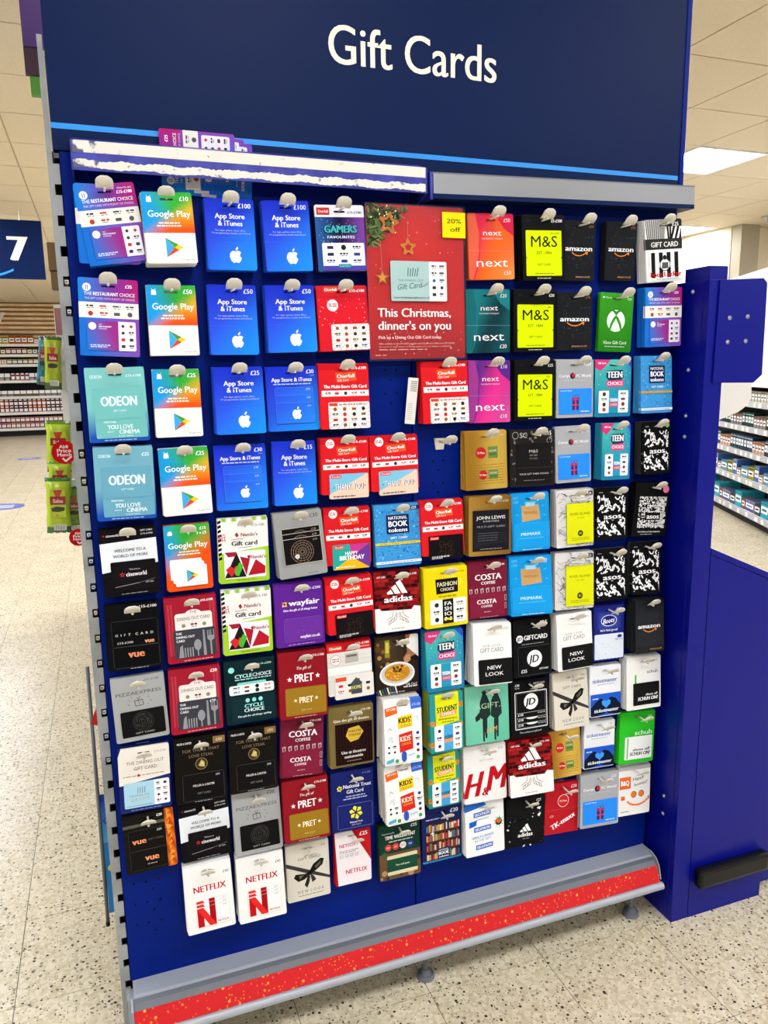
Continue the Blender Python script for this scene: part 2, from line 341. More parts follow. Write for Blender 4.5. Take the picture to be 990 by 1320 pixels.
def one4all(kind, w, h):
    c = pack(w, h, 'd91f26')
    if kind == 'home':
        c.R(0, 17, 100, 100, 'dedbd4'); q = random.Random(2)
        for i in range(6): c.R(0, 26 + i * 9, 100, 26.6 + i * 9, 'c2beb6')
        c.R(40, 22, 70, 40, 'b9b4aa'); c.R(43, 25, 67, 29, '6e675e'); c.R(0, 46, 100, 60, 'f1efea'); c.C(19, 32, 12, 'f4f0ea', 18); c.ring(19, 32, 12, 1, 'c85a50'); c.D(11, 27, 30, 1.8, 'c03a3a', 1); c.D(11, 27, 34, 1.8, 'c03a3a', 2)
        c.P([(0, 0), (100, 0), (100, 12), (60, 18), (0, 17)], 'd52027'); c.RR(4, 5, 34, 14, 'e8502a', 1); c.T(19, 9.5, 4.5, 'One4all', 'fff', 26, 'c', .05); c.T(96, 5, 4, '£15-£100', 'fff', 32, 'r', .05); c.T(96, 11, 3, 'Favourite Stores', 'fff', 26, 'r')
        s = c.sub(14, 64, 102, 108, 'e4e0d8'); logos(s, 3, 30, 97, 80, 4, 2, 7, ('20242c', 'c03030', '333', '905820')); s.RR(2, 4, 30, 22, 'd8502a', 1); s.P([(38, 40), (55, 12), (72, 40), (69, 40), (69, 84), (41, 84), (41, 40)], '4a4a4e'); s.T(55, 55, 15, 'HOME', 'd8d878', 24, 'c', .06); s.R(60, 18, 64, 30, '4a4a4e'); return c
    main = kind == 'main'; k = 1.0 if main else 1.12
    c.P([(0, 0), (100, 0), (100, 8 * k), (60, 11 * k), (0, 9 * k)], 'c4171f')
    if not main: c.C(20, 10, 9, 'f6e8e6', 18); c.D(14, 26, 8, 1.6, 'c03a3a', 1); c.D(14, 26, 11, 1.6, 'c03a3a', 2)
    c.T(96, 7 * k, 4, '£15-£100', 'fff', 30, 'r', .05); y = 21 * k
    c.P([(33, y - 7), (74, y - 8), (76, y + 5), (35, y + 8)], 'ea5a28'); c.T(54, y - 2, 5.4, 'One4all', 'fff', 36, 'c', .06, 2); c.T(48, y + 4.5, 3.4, 'Gift Card', 'fff', 22, 'c', 0, 2)
    c.T(52, 35 * k, 4.8, 'The Multi-Store Gift Card', 'fff', 86, 'c', .06); y = 45 * k; c.R(4, y - 4, 99, y + 5, 'efebe6'); logos(c, 8, y - 3.4, 96, y + 4.4, 5, 1, 6, ('333', 'c03030', '223'))
    if main:
        s = c.sub(16, 59, 99, 100, 'efece8'); _rays(s); logos(s, 4, 16, 96, 96, 4, 4, 3, ('20242c', 'c03030', '28489a', '333', '905820')); s.RR(2, 3, 22, 14, 'd8402a', 1); s.D(26, 92, 9, 5, 'c87a70', 3); return c
    col = {'thanks': 'f0cdb4', 'bday': '6b3a94', 'black': '141014'}[kind]
    s = c.sub(16, 64, 97, 108, col)
    if kind == 'thanks':
        s.P([(0, 0), (100, 0), (0, 80)], '7cc0dc'); s.T(51, 53, 24, 'THANK YOU', '3a4658', 74, 'c', .07); s.T(50, 52, 24, 'THANK YOU', 'f4f0f0', 73, 'c', .01); s.R(8, 53, 12, 56, '3a4658'); s.R(89, 49, 93, 52, '3a4658'); s.D(8, 66, 91, 5, '556', 2)
    elif kind == 'bday':
        s.P([(50, 52), (0, 0), (0, 100)], '2aa59a'); s.P([(50, 52), (0, 100), (100, 100)], 'efb61c'); s.P([(50, 52), (45, 0), (100, 0)], 'c23a8c'); s.P([(50, 52), (0, 0), (45, 0)], '2aa59a'); s.P([(50, 52), (100, 0), (100, 100)], '6b3a94')
        s.T(50, 36, 14, 'HAPPY', 'fff', 34, 'c', .04); s.T(51, 54, 17, 'BIRTHDAY', 'fff', 66, 'c', .08); s.D(8, 60, 90, 5, 'f8eecc', 2)
    else:
        for a, b in ((36, 20), (60, 22), (34, 60), (62, 58)): s.ring(a + 2, b + 16, 9, .8, '4a3418', 8)
        s.frame(34, 38, 64, 84, .8, '4a3418'); s.R(48, 38, 49, 84, '4a3418'); s.D(8, 58, 88, 6, 'b8b8b8', 2); s.D(8, 40, 94, 4, 'b8b8b8', 3)
    s.RR(4, 4, 30, 17, 'd8302a', 1); s.T(17, 10.5, 8, 'One4all', 'fff', 22); return c
def nxt(v, k, w, h):
    A, B, C_ = (('f2661e', 'd8264a', 'f6a23a'), ('12343c', '1d7a80', '0c2026'), ('e0308c', '5a2a86', 'f0549c'))[k]
    c = pack(w, h, A); c.G(0, 0, 100, 100, lambda x, y: mix(mix(H(A), H(B), (math.sin(x * .05 + y * .03) + 1) / 2), H(C_), (x + y - 120) / 90), 8, 10)
    arc = lambda x0, r, wd, col: [c.LN(x0 + r * math.cos(t * .1), 50 + 60 * math.sin(t * .1), x0 + r * math.cos(t * .1 + .1), 50 + 60 * math.sin(t * .1 + .1), wd, col) for t in range(-14, 14)]
    arc(-10, 34, 2, B); c.P([(0, 0), (16, 0), (24, 30), (22, 60), (8, 100), (0, 100)], mix(H(B), H(C_), .3)); c.P([(58, 0), (100, 0), (100, 34), (78, 22)], B)
    c.T(93, 10, 5.5, v, 'eee6e6', None, 'r'); c.T(52, 29, 8, 'next', 'f6eef0', 40, 'c', -0.0); c.T(52, 38, 2, 'THE PERFECT PRESENT', 'e8d8dc', 46)
    c.LN(0, 56, 100, 57, .6, mix(H(B), H('fff'), .2)); c.T(50, 74, 13, 'next', 'f8f0f2', 70); c.T(92, 90, 6, v, 'f4ecec', None, 'r'); return c
def mands(v, w, h):
    c = pack(w, h, '131314'); c.T(95, 9, 4.6, v, 'eee', None if len(v) < 5 else 26, 'r', .05); c.D(12, 22, 9, 1, '333', 1)
    s = c.sub(8, 24, 92, 93, 'd7f000', .002); s.P([(0, 58), (3, 60), (0, 62)], '131314'); s.P([(100, 58), (97, 60), (100, 62)], '131314')
    s.T(50, 24, 24, 'M&S', '1c2008', 76, 'c', .012); s.T(50, 49, 6, 'EST. 1884', '1c2008', 42); s.T(50, 75, 4.6, 'GIFT CARD', '303608', 38); s.D(24, 78, 95, 1.6, '606a10', 2); s.T(93, 6, 4.4, v, '303608', None if len(v) < 5 else 24, 'r'); c.D(34, 66, 96.5, 1.2, 'ccc', 3); return c
def amazon(w, h):
    c = pack(w, h, '1d1e21'); q = random.Random(6)
    for i in range(70):
        x, y = q.uniform(2, 96), q.uniform(2, 92)
        if 38 < y < 58: continue
        c.R(x, y, x + q.uniform(1, 7), y + q.uniform(.6, 2.6), q.choice(('2b2d31', '303338', '15161a', '383b40')))
    for i in range(26): x, y = q.uniform(2, 96), q.uniform(2, 92); c.C(x, y, q.uniform(.7, 1.6), q.choice(('34373c', '101114')), 6)
    c.T(93, 9, 4, '£10', 'c87a3a', None, 'r'); _smile(c, 50, 46, 1.0); c.T(64, 93, 3.6, 'amazon.co.uk', 'c08a60', 44, 'c', .04); return c
def _smile(c, x, y, k):
    c.T(x, y, 8.5 * k, 'amazon', 'f6f6f6', 82 * k, 'c', .06)
    for i in range(10):
        a = math.radians(215 + i * 11); b = math.radians(226 + i * 11); c.LN(x + 26 * k * math.cos(a), y - 1 - 13 * k * math.sin(a), x + 26 * k * math.cos(b), y - 1 - 13 * k * math.sin(b), 2.4, 'ee8a2c')
    c.P([(x + 19 * k, y + 6 * k), (x + 28 * k, y + 5 * k), (x + 25 * k, y + 11 * k)], 'ee8a2c')
def amazonplain(w, h):
    c = pack(w, h, '26282b'); c.R(0, 88, 100, 100, '222427'); c.G(0, 0, 100, 30, lambda x, y: mix(H('1b1c1f'), H('26282b'), y / 30), 1, 6); _smile(c, 48, 50, .95); c.T(70, 94, 3.4, 'amazon.co.uk', 'c08040', 40, 'c', .04); return c
def footlocker(w, h):
    c = pack(w, h, 'eceae6')
    for i in range(15): c.P([(2 + i * 3.6, 0), (4 + i * 3.6, 0), (7 + i * 3.2, 31), (5 + i * 3.2, 31)], '151515')
    for i in range(5): c.P([(60 + i * 11, 0), (66 + i * 11, 0), (50 + i * 12, 31), (44 + i * 12, 31)] if i > 1 else [(58 + i * 9, 0), (62 + i * 9, 0), (66 + i * 5, 31), (61 + i * 5, 31)], '151515')
    c.R(56, 0, 100, 12, '26261f'); c.T(92, 8, 6, '£25', 'eee', None, 'r', .05); c.R(0, 31, 100, 48, '2c2e2a'); c.T(52, 40, 8, 'GIFT CARD', 'eeebe4', 74, 'c', .05)
    s = c.sub(8, 52, 96, 97, 'f4f2f0'); [s.R(6 + i * 24, 2, 18 + i * 24, 92, '161414') for i in range(4)]; s.C(48, 46, 18, 'f4f2f0', 16, 13); s.ring(48, 46, 16, 2, '333', 14); s.C(48, 20, 6, '222'); s.P([(38, 60), (40, 38), (56, 38), (58, 60)], '777'); [s.R(40 + 4 * i, 38, 42 + 4 * i, 60, '111') for i in range(5)]
    s.T(50, 80, 17, 'Foot Locker', 'c0141c', 96, 'c', .08); s.D(20, 90, 97, 2, '888', 1); return c
def xbox(w, h):
    c = pack(w, h, '2f8f1c'); c.G(0, 0, 100, 100, lambda x, y: mix(H('3b9a24'), H('237a14'), y / 100), 2, 6); c.T(14, 8, 3, 'Xbox', 'd8f0d0', 20, 'l'); c.C(10, 8, 2.4, 'e8f8e0'); c.T(94, 9, 4, '£20', 'd8f0d0', None, 'r')
    c.C(50, 47, 27, 'f2f6ee', 22); a = c.w / c.h
    for sx in (-1, 1):
        c.P([(50, 37), (50 + sx * 8, 42), (50 + sx * 17, 53), (50 + sx * 20, 63), (50 + sx * 16, 65), (50 + sx * 9, 53), (50, 43)], '2f8f1c')
        c.P([(50, 38), (50 + sx * 9, 32), (50 + sx * 16, 30), (50 + sx * 11, 27.6), (50, 31)], '2f8f1c')
    c.T(50, 84, 5.4, 'Xbox Gift Card', 'eef6e8', 70); c.D(20, 80, 91, 1.2, 'c8e0c0', 2); return c
def currys(v, w, h):
    c = pack(w, h, 'a9aaad'); c.T(94, 8, 5.5, v, 'f4f4f4', None, 'r'); c.T(8, 28, 5, 'Currys', 'f8f8f8', 28, 'l', .03); c.T(94, 28, 5, 'PC World', 'f8f8f8', 40, 'r', .03)
    c.C(44, 28, 7, '1c2040', 16); c.C(46, 27, 4.6, 'c02a2a', 12); c.D(20, 80, 36, .8, 'c8c8ca', 1)
    s = c.sub(7, 50, 96, 94, '2a8cf0'); s.T(4, 8, 6, 'Currys PC World', 'dfeaff', 34, 'l'); s.R(38, 36, 62, 46, 'a83a6a'); s.R(40, 46, 60, 84, '38306a'); s.R(48, 36, 52, 84, 'd0426a'); s.R(40, 62, 60, 66, 'd0426a'); s.ring(45, 30, 5, 1.4, '6a2a6a', 10); s.ring(55, 30, 5, 1.4, '6a2a6a', 10); s.D(66, 92, 90, 4, 'cfe0fa', 2); return c
def teen(w, h):
    c = pack(w, h, '2a98b0'); c.G(0, 0, 100, 100, lambda x, y: mix(mix(H('4ac0b0'), H('1f7fa8'), y / 80), H('2468b8'), (x - 60 - y * .3) / 50), 6, 8); q = random.Random(8)
    c.P([(0, 0), (42, 0), (30, 10), (14, 20), (0, 14)], 'd23a78'); c.T(18, 6, 3, 'Gift Card', 'fff', 22, 'c', .05); c.P([(78, 0), (100, 0), (100, 14)], '2b50c0')
    for i in range(16): star(c, q.uniform(4, 96), q.uniform(14, 60), q.uniform(.8, 2), 'bfe8f0', 4)
    c.P([(32, 19), (76, 18), (78, 31), (72, 36), (38, 37), (30, 30)], '173a54'); c.T(54, 26, 11, 'TEEN', 'f6f6f4', 42, 'c', .1); c.P([(30, 37), (76, 35), (80, 42), (76, 47), (34, 48)], 'd8407a'); c.T(55, 41.5, 6, 'CHOICE', 'fff', 42, 'c', .04)
    s = c.sub(10, 54, 92, 93, 'eef2f2'); s.R(34, 0, 66, 100, '2898b8'); s.T(50, 42, 14, 'TEEN', 'f8f8f8', 26, 'c', .12); s.RR(36, 54, 66, 72, 'd23a68', 2); s.T(51, 63, 10, 'CHOICE', 'fff', 24); logos(s, 3, 4, 33, 96, 1, 4, 4); logos(s, 67, 4, 97, 96, 1, 4, 6); return c
def booktok(k, w, h):
    c = pack(w, h, '3f96d4'); q = random.Random(9 + k)
    for i in range(150):
        x, y, a = q.uniform(0, 96), q.uniform(0, 86), q.uniform(2, 5); c.P([(x, y), (x + a, y + q.uniform(0, 2)), (x + a * .5, y + a * .7), (x - 1, y + a * .5)], q.choice(('1f6fb4', '74bce8', '2d84c8', '5fb0dc', '2a7abc')))
    c.RR(26, 17, 76, 47, '16204c', 1); c.T(51, 22, 5, 'NATIONAL', 'f4f4f8', 42, 'c', .04); c.T(51, 31.5, 9, 'BOOK', 'f8f8fa', 42, 'c', .08); c.T(51, 41.5, 6.4, 'tokens', 'f4f4f8', 42, 'c', .06)
    c.T(52, 54, 3.4, 'GIFT CARD', 'eef4fa', 38, 'c', .05); c.R(0, 61, 100, 65, 'e0c838' if k else 'c8a24a'); c.R(0, 91, 100, 95, 'eef2f4'); c.D(10, 90, 93, 1, '4a70a0', 2); c.D(10, 90, 63, 1, '8a7018', 3); c.R(76, 4, 100, 10, '1c2c60') if k else None
    if k: c.T(88, 7, 4, '£25', 'fff', None)
    return c
def odeon(v, k, w, h):
    A, B = ('7cc4c0', '72bcb8') if k == 0 else ('74aec0', '68a4ba')
    c = pack(w, h, A); c.G(0, 0, 100, 100, lambda x, y: mix(H(A), H('1a4fb0'), (y - 55) / 38), 2, 14); c.T(8, 12, 4.4, 'ODEON', 'dcf0ee', 20, 'l', .05); c.T(94, 11, 4.6 if k else 3.4, v, 'e8f8f6', None if k else 26, 'r', .05)
    s = c.sub(11, 27, 96, 70, B); s.T(50, 42, 30, 'ODEON', 'e4f4f2', 72, 'c', .1); s.T(50, 72, 6, 'GIFT CARD', 'dcf0ee', 26); s2 = c.sub(11, 69, 98, 95, B)
    s2.T(28, 16, 9, 'EVERYTHING', 'e4f4f2', 24, 'c', .04); s2.T(23, 42, 22, 'YOU', 'eaf6f4', 20, 'l', .07); s2.T(46, 42, 22, 'LOVE', 'eaf6f4', 26, 'l', .03); s2.T(28, 66, 8, 'ABOUT', 'e4f4f2', 14); s2.T(44, 68, 21, 'CINEMA', 'eaf6f4', 40, 'l', .05); s2.T(56, 90, 7, 'IS OUR THING', 'e4f4f2', 28); c.D(24, 78, 97.5, 1.1, 'a8c8ec', 1); return c
def cineworld(w, h):
    c = pack(w, h, '120f12'); c.P([(0, 21), (100, 18), (100, 55), (0, 64)], 'e9edf0'); q = random.Random(11); star(c, 8, 10, 2.4, 'd02020'); c.T(12, 10, 3.6, 'cineworld', 'eee', 22, 'l', .04); c.T(95, 6, 2.4, 'GIFT CARD', 'eee', 22, 'r', .04); c.T(95, 11, 2.4, '£15-£100', 'eee', 22, 'r')
    for i in range(26): c.C(q.uniform(4, 96), q.uniform(2, 18) if i % 2 else q.uniform(66, 98), q.uniform(.3, .8), '48464c', 5)
    c.T(52, 33, 4.2, 'WELCOME TO A', '26262c', 56, 'c', .03); c.T(52, 41, 4.2, 'WORLD OF MORE', '26262c', 62, 'c', .03)
    s = c.sub(15, 49, 95, 93, '151114'); star(s, 24, 44, 6.5, 'd03038'); star(s, 24, 44, 3.6, '151114'); s.T(32, 44, 14, 'cineworld', 'f2eef0', 46, 'l', .05); s.T(40, 28, 6, "Welcome to", 'c8c0c4', 24, 'l'); s.LN(6, 84, 60, 76, .8, 'b8b8b8'); s.LN(60, 76, 96, 66, .8, '777'); s.T(92, 76, 5, 'GIFT CARD', 'ddd', 18, 'r'); c.D(30, 76, 97, 1, '999', 2); return c
def nandos(w, h):
    c = pack(w, h, 'f0eee8'); c.G(0, 0, 100, 5, lambda x, y: H('8cc22e') if int(x / 10) % 2 else H('f0eee8'), 20, 1); c.P([(0, 54), (100, 46), (100, 100), (0, 100)], 'a2ce28'); 
    for i in range(9): c.P([(0, 4 + i * 7), (6, 2 + i * 7), (7, 6 + i * 7), (0, 8 + i * 7)], '16140f')
    for i in range(3): c.LN(2 + i * 5, 24, 4 + i * 5, 36, 1, 'b82a2a'); c.LN(0, 26 + i * 4, 15, 24 + i * 4, 1, 'b82a2a')
    c.P([(33, 25), (38, 22), (41, 27), (37, 30)], 'a02030'); c.T(62, 26, 5.4, "Nando's", '8a1a2c', 34, 'c', .05); c.T(52, 39, 7, 'Gift card', '1a1614', 52, 'c', .07); c.LN(26, 33, 50, 32, .8, '1a1614'); c.LN(40, 46, 66, 45, .8, '1a1614'); c.T(93, 12, 4, '£15-100', '3a3a34', 26, 'r')
    s = c.sub(10, 51, 93, 93, 'ede8ea'); s.P([(0, 96), (30, 4), (52, 96)], '1c1a16'); s.P([(52, 92), (38, 20), (62, 30)], 'a81c2c'); s.P([(56, 92), (76, 34), (99, 62), (98, 88)], 'b01a28'); s.P([(3, 66), (14, 52), (22, 62), (28, 52), (34, 66), (16, 92)], 'd02a30'); s.P([(24, 70), (36, 42), (46, 52), (34, 92), (26, 88)], '4fae30'); s.P([(2, 2), (30, 2), (28, 18), (10, 20)], 'a02030'); s.P([(55, 20), (62, 16), (64, 26), (58, 30)], 'a02030'); s.T(82, 24, 13, "Nando's", '8a1a2c', 36, 'c', .05); c.D(34, 74, 96.5, 1, '5a7a10', 1); return c
def pizza3(w, h):
    c = pack(w, h, '9a9a98'); c.T(92, 8, 6, '£30', '3c3c3c', None, 'r')
    for i in range(3):
        s = c.sub(13, 24 + 8 * i, 93, 66 + 7 * i, '141210', .002, .0006 + .0009 * i); s.frame(0, 0, 100, 100, 1.2, 'c8c4bc')
        s.T(90, 12, 8, '£10', 'b09a80', None, 'r'); 
        for r in (30, 24, 18, 11, 5): s.ring(48, 54, r, 1.2, '8a7462', 22)
        for k in range(16): a = k * math.pi / 8; s.LN(48 + 5 * math.cos(a), 54 + 5 * 1.35 * math.sin(a), 48 + 28 * math.cos(a + .3), 54 + 28 * 1.5 * math.sin(a + .3), 1, '6e5c4e')
    c.subs[-1].C(34, 70, 6, 'd8d4d4', 12); c.D(60, 80, 96, 1, '666', 1); return c
def pizza(v, w, h):
    c = pack(w, h, 'a5a6a4'); c.T(90, 8, 5.4 if len(v) < 5 else 3, v, '3c3c3c', None if len(v) < 5 else 28, 'r'); c.T(50, 26, 5, 'PIZZAEXPRESS', '4a4a4a', 86); 
    c.P([(40, 38), (56, 37), (58, 46), (42, 47)], '4a4a4a'); c.P([(41.5, 39), (55, 38.2), (56.6, 45.2), (43, 46)], 'a5a6a4'); c.LN(48, 37, 50, 46, .9, '4a4a4a'); c.LN(46, 33, 48, 37, 1, '4a4a4a'); c.LN(52, 32, 49, 37, 1, '4a4a4a'); [c.LN(x, y, x + 3, y + 2, .8, '4a4a4a') for x, y in ((30, 36), (28, 42), (66, 34), (70, 40), (64, 45), (34, 31))]
    s = c.sub(12, 53, 94, 93, '121211'); [s.ring(50, 46, r, 1.2, '3c3c3a', 22) for r in (24, 20, 15, 10, 5)]; q = random.Random(3)
    for k in range(30): a, r = q.uniform(0, 6.28), q.uniform(3, 21); s.LN(50 + r * math.cos(a), 46 + r * 1.5 * math.sin(a), 50 + r * math.cos(a + .5), 46 + r * 1.5 * math.sin(a + .5), .9, '45443f')
    s.T(52, 88, 6, 'GIFT CARD', 'b8b8b0', 44); return c
def goldcard(w, h):
    c = pack(w, h, 'c8982e', mat='goldprint'); c.G(0, 0, 100, 100, lambda x, y: mix(H('e2bc50'), H('b07c1e'), (math.sin(x * .05 + 1) + 1) / 2), 10, 2); 
    for i in range(8): c.D(12, 92, 58 + i * 4.6, 1, 'a8741a', i)
    for y, r in ((37, 12.5), (75, 10)): c.C(38 + (37 < y) * 4, y, r, 'd8241c', 18); c.T(38 + (37 < y) * 4, y, 3.6, 'TK Maxx', 'fff', 18, 'c', .05); c.R(55, y - r * .8, 78, y + r * .8, '7f9a48'); c.T(66.5, y - 2.6, 3.4, 'HOME', 'f0ead0', 18, 'c', .04); c.T(66.5, y + 3, 3.4, 'SENSE', '2c4020', 18, 'c', .04)
    c.T(92, 8, 3, '£10-£100', 'f4e8b8', 24, 'r'); return c
def mblack(w, h):
    c = pack(w, h, '24201e'); q = random.Random(12); c.T(93, 7, 6.5, '£15', 'eee', None, 'r', .03); c.T(30, 10, 9, 'SC', 'b8b4ac', 16, 'c', .06)
    for i in range(26):
        x, y = (q.uniform(3, 92), q.uniform(3, 24)) if i < 14 else (q.choice((q.uniform(2, 12), q.uniform(88, 95))), q.uniform(24, 92)); c.T(x, y, q.uniform(2.4, 5), q.choice('SAMPTOEGRH'), '9a948a', None, 'c', .04, q.uniform(-20, 20))
    c.ring(12, 10, 7, 1, 'aaa69c'); c.ring(88, 20, 6, 1, 'aaa69c'); s = c.sub(14, 24, 92, 95, '1b1818', .002); s.T(48, 20, 7, 'M&S', 'b8b4ac', 26); s.T(48, 30, 3.6, 'EST 1884', '9a968e', 22); s.T(48, 38, 3, 'GIFT CARD', '8a867e', 24); s.R(0, 60, 100, 60.6, '4a4644'); s.T(50, 76, 4, 'YOUR GIFT THEIR CHOICE', 'c8c4bc', 84, 'c', .02); s.D(20, 80, 92, 1.4, '8a867e', 2); return c
def johnlewis(w, h):
    c = pack(w, h, 'a8782a', mat='goldprint'); c.G(0, 0, 100, 100, lambda x, y: mix(H('c09038'), H('8a5f1a'), x / 100), 6, 1); c.T(93, 8, 3.6, '£10-£500', 'f4ecd8', 26, 'r')
    s = c.sub(9, 23, 94, 92, '1c1c22', .001, mat='print'); s.T(50, 18, 8, 'JOHN LEWIS', 'e8e4de', 78, 'c', .03); s.T(50, 27, 4, '& PARTNERS', 'c8c4be', 44); s.T(50, 40, 4.6, 'MULTI-GIFT CARD', 'a8a49e', 78); q = random.Random(5)
    for i in range(7): s.LN(6, 62 + i * 4, 94, 56 + i * 4 + q.uniform(-2, 2), .5, '3c3c42')
    [s.D(14, 70, 56 + i * 6, 1.6, '5a5a60', i) for i in range(4)]; s.D(20, 80, 95, 1.2, 'aaa', 8); return c
def primark(w, h):
    c = pack(w, h, '1795d8'); c.T(90, 9, 7, '£20', 'e8f6fc', None, 'r'); c.T(12, 8, 4, 'GIFT', '7cc8ee', 14); c.T(12, 15, 4, 'CARD', '7cc8ee', 14)
    c.P([(26, 22), (72, 21), (76, 46), (28, 50)], 'c79b62'); c.T(51, 35, 5, 'PRIMARK', '9a6a2e', 36); c.R(36, 15, 64, 22, '6ab8d8'); c.R(39, 17, 61, 23, 'a0cce0'); 
    for i in range(8): a = math.radians(-60 + i * 34); c.LN(51 + 34 * math.cos(a), 36 + 26 * math.sin(a), 51 + 40 * math.cos(a), 36 + 31 * math.sin(a), 1, '7cc8ee')
    s = c.sub(4, 52, 97, 95, '1a9ade'); s.frame(0, 0, 100, 100, .5, '3aaae6'); s.T(48, 44, 12, 'PRIMARK', 'c8ecfc', 56, 'c', .03); s.T(50, 60, 5, 'www.primark.com', '7cc8ee', 70); c.D(26, 80, 97.6, 1, 'bfe6f8', 1); return c
def river(k, w, h):
    c = pack(w, h, 'd8d4d0'); q = random.Random(20 + k)
    for i in range(60):
        x, y = q.uniform(0, 100), q.uniform(0, 100)
        for j in range(5): x2, y2 = x + q.uniform(3, 9), y + q.uniform(-7, 7); c.LN(x, y, x2, y2, q.uniform(.5, 1.8), q.choice(('6a6664', '9a9694', '3a3634', 'b4b0ac'))); x, y = x2, y2
    c.R(78, 4, 96, 11, '1c1a1a'); c.T(87, 7.5, 4, '£25', 'fff', None); c.RR(40, 7, 74, 19, 'e4e0dc', 3); c.T(57, 15, 3, 'RIVER ISLAND', '333', 30)
    s = c.sub(26, 24, 97, 94, 'dadc14', .001); s.T(50, 26, 6, 'RIVER ISLAND', '5a5a12', 76); s.T(52, 36, 3, 'GIFT CARD', '74740f', 28); s.C(50, 75, 10, '2a2a10'); s.T(50, 75, 6, 'RI', 'dadc14', 10); s.D(16, 84, 87, 1.2, '74740f', 1); s.D(16, 84, 91, 1.2, '74740f', 2); return c
def asos(k, w, h):
    c = pack(w, h, '0f0f10'); q = random.Random(30); c.T(16, 8, 2.4, 'asos', 'ddd', 12); c.R(48, 12, 70, 14, 'ddd') if 0 else None
    def blob(x, y): 
        for j in range(3):
            x2, y2 = x + q.choice((-6, 0, 6, 4)), y + q.choice((-5, 0, 5, 4)); c.LN(x, y, x2, y2, 3.6, 'f2f2f0'); x, y = x2, y2
    for i in range(9):
        for j in range(13):
            y = 20 + j * 5.9
            if 46 < y < 60 and 18 < 8 + i * 10.4 < 80: continue
            blob(8 + i * 10.4, y + q.uniform(-2, 2)) if q.random() < .66 else None
    c.R(92, 0, 100, 100, '0f0f10'); c.R(0, 93, 100, 100, '0f0f10'); c.R(0, 0, 3, 100, '0f0f10'); c.R(20, 47, 82, 62, '0f0f10'); c.T(52, 55, 10, 'asos', 'f6f6f4', 56, 'c', .06)
    if k: c.C(88, 7, 8, ('', '6cc24a', 'e09850')[k], 12)
    return c
def asosp(w, h):
    c = pack(w, h, '0f0f10'); q = random.Random(31); s = c.sub(12, 25, 90, 84, '0f0f10', .0005)
    for i in range(26):
        for j in range(26):
            if 9 < j < 0: continue
            if q.random() < .55: s.R(1 + i * 3.77, 1 + j * 3.77, 1 + (i + q.choice((1, 1, 2))) * 3.77 - .6, 1 + (j + q.choice((.8, .9, 1.6))) * 3.77 - .6, 'eceae8')
    s.R(26, 50, 80, 74, '0f0f10'); s.T(53, 62, 15, 'asos', 'f6f6f4', 46, 'c', .06); c.C(88, 12, 9, 'f07aa8', 14); c.T(50, 91, 2.6, 'Your fashion and style destination', 'eee', 66, 'c', .05); c.D(26, 60, 96, 1, 'bbb', 1); return c
def vueblack(w, h):
    c = pack(w, h, '0e0e10'); c.T(96, 6, 4, '£15-£100', 'e8e4dc', 34, 'r', .05); s = c.sub(10, 25, 96, 64, '0b0b0d'); s.frame(0, 0, 100, 100, .6, '4a4a4c'); s.T(48, 54, 9, 'G  I  F  T    C  A  R  D', 'cfc8bc', 82, 'c', .04)
    s.T(10, 84, 8, '£15-£100', 'cfc8bc', 34, 'l', .05); s.T(80, 84, 17, 'vue', 'f0a070', 20, 'c', .07); s2 = c.sub(10, 64, 96, 96, '0b0b0d'); s2.frame(0, 0, 100, 100, .6, '4a4a4c'); s2.T(50, 36, 34, 'vue', 'f09060', 34, 'c', .08); c.D(40, 74, 98, .9, 'aaa', 1); return c
def vueorange(w, h):
    c = pack(w, h, '191612'); c.G(82, 0, 100, 100, lambda x, y: mix(H('e8741c'), H('a83a0c'), (math.sin(y * .21 + x) + 1) / 2), 4, 24); q = random.Random(3); [c.P([(84 + q.uniform(-1, 9), i * 9), (90 + q.uniform(0, 9), i * 9 + 4), (86, i * 9 + 10)], 'f4a040') for i in range(11)]
    c.R(0, 17, 82, 22, '5a5650'); c.T(78, 8, 4, '£20', 'fff', None, 'r', .05); s = c.sub(9, 27, 82, 62, '14110f'); s.frame(0, 0, 100, 100, .6, '4a4844'); s.T(28, 52, 28, 'vue', 'f49a6a', 36, 'c', .08); s.T(72, 54, 9, 'GIFT CARD', '6a665e', 42); s.T(90, 14, 10, '£20', 'eee', None, 'r'); s2 = c.sub(9, 62, 82, 95, '14110f'); s2.frame(0, 0, 100, 100, .6, '4a4844'); s2.T(58, 42, 32, 'vue', 'f49a6a', 36, 'c', .08); s2.D(44, 72, 76, 4, 'aaa', 1); return c
def _cut(c, y0, y1, cols):
    k = lambda x, y: (x, y0 + (y1 - y0) * y / 100)
    for x, a, wd in cols: c.P([k(x, a), k(x + wd, a), k(x + wd, 100), k(x, 100)], '8c8c8e')
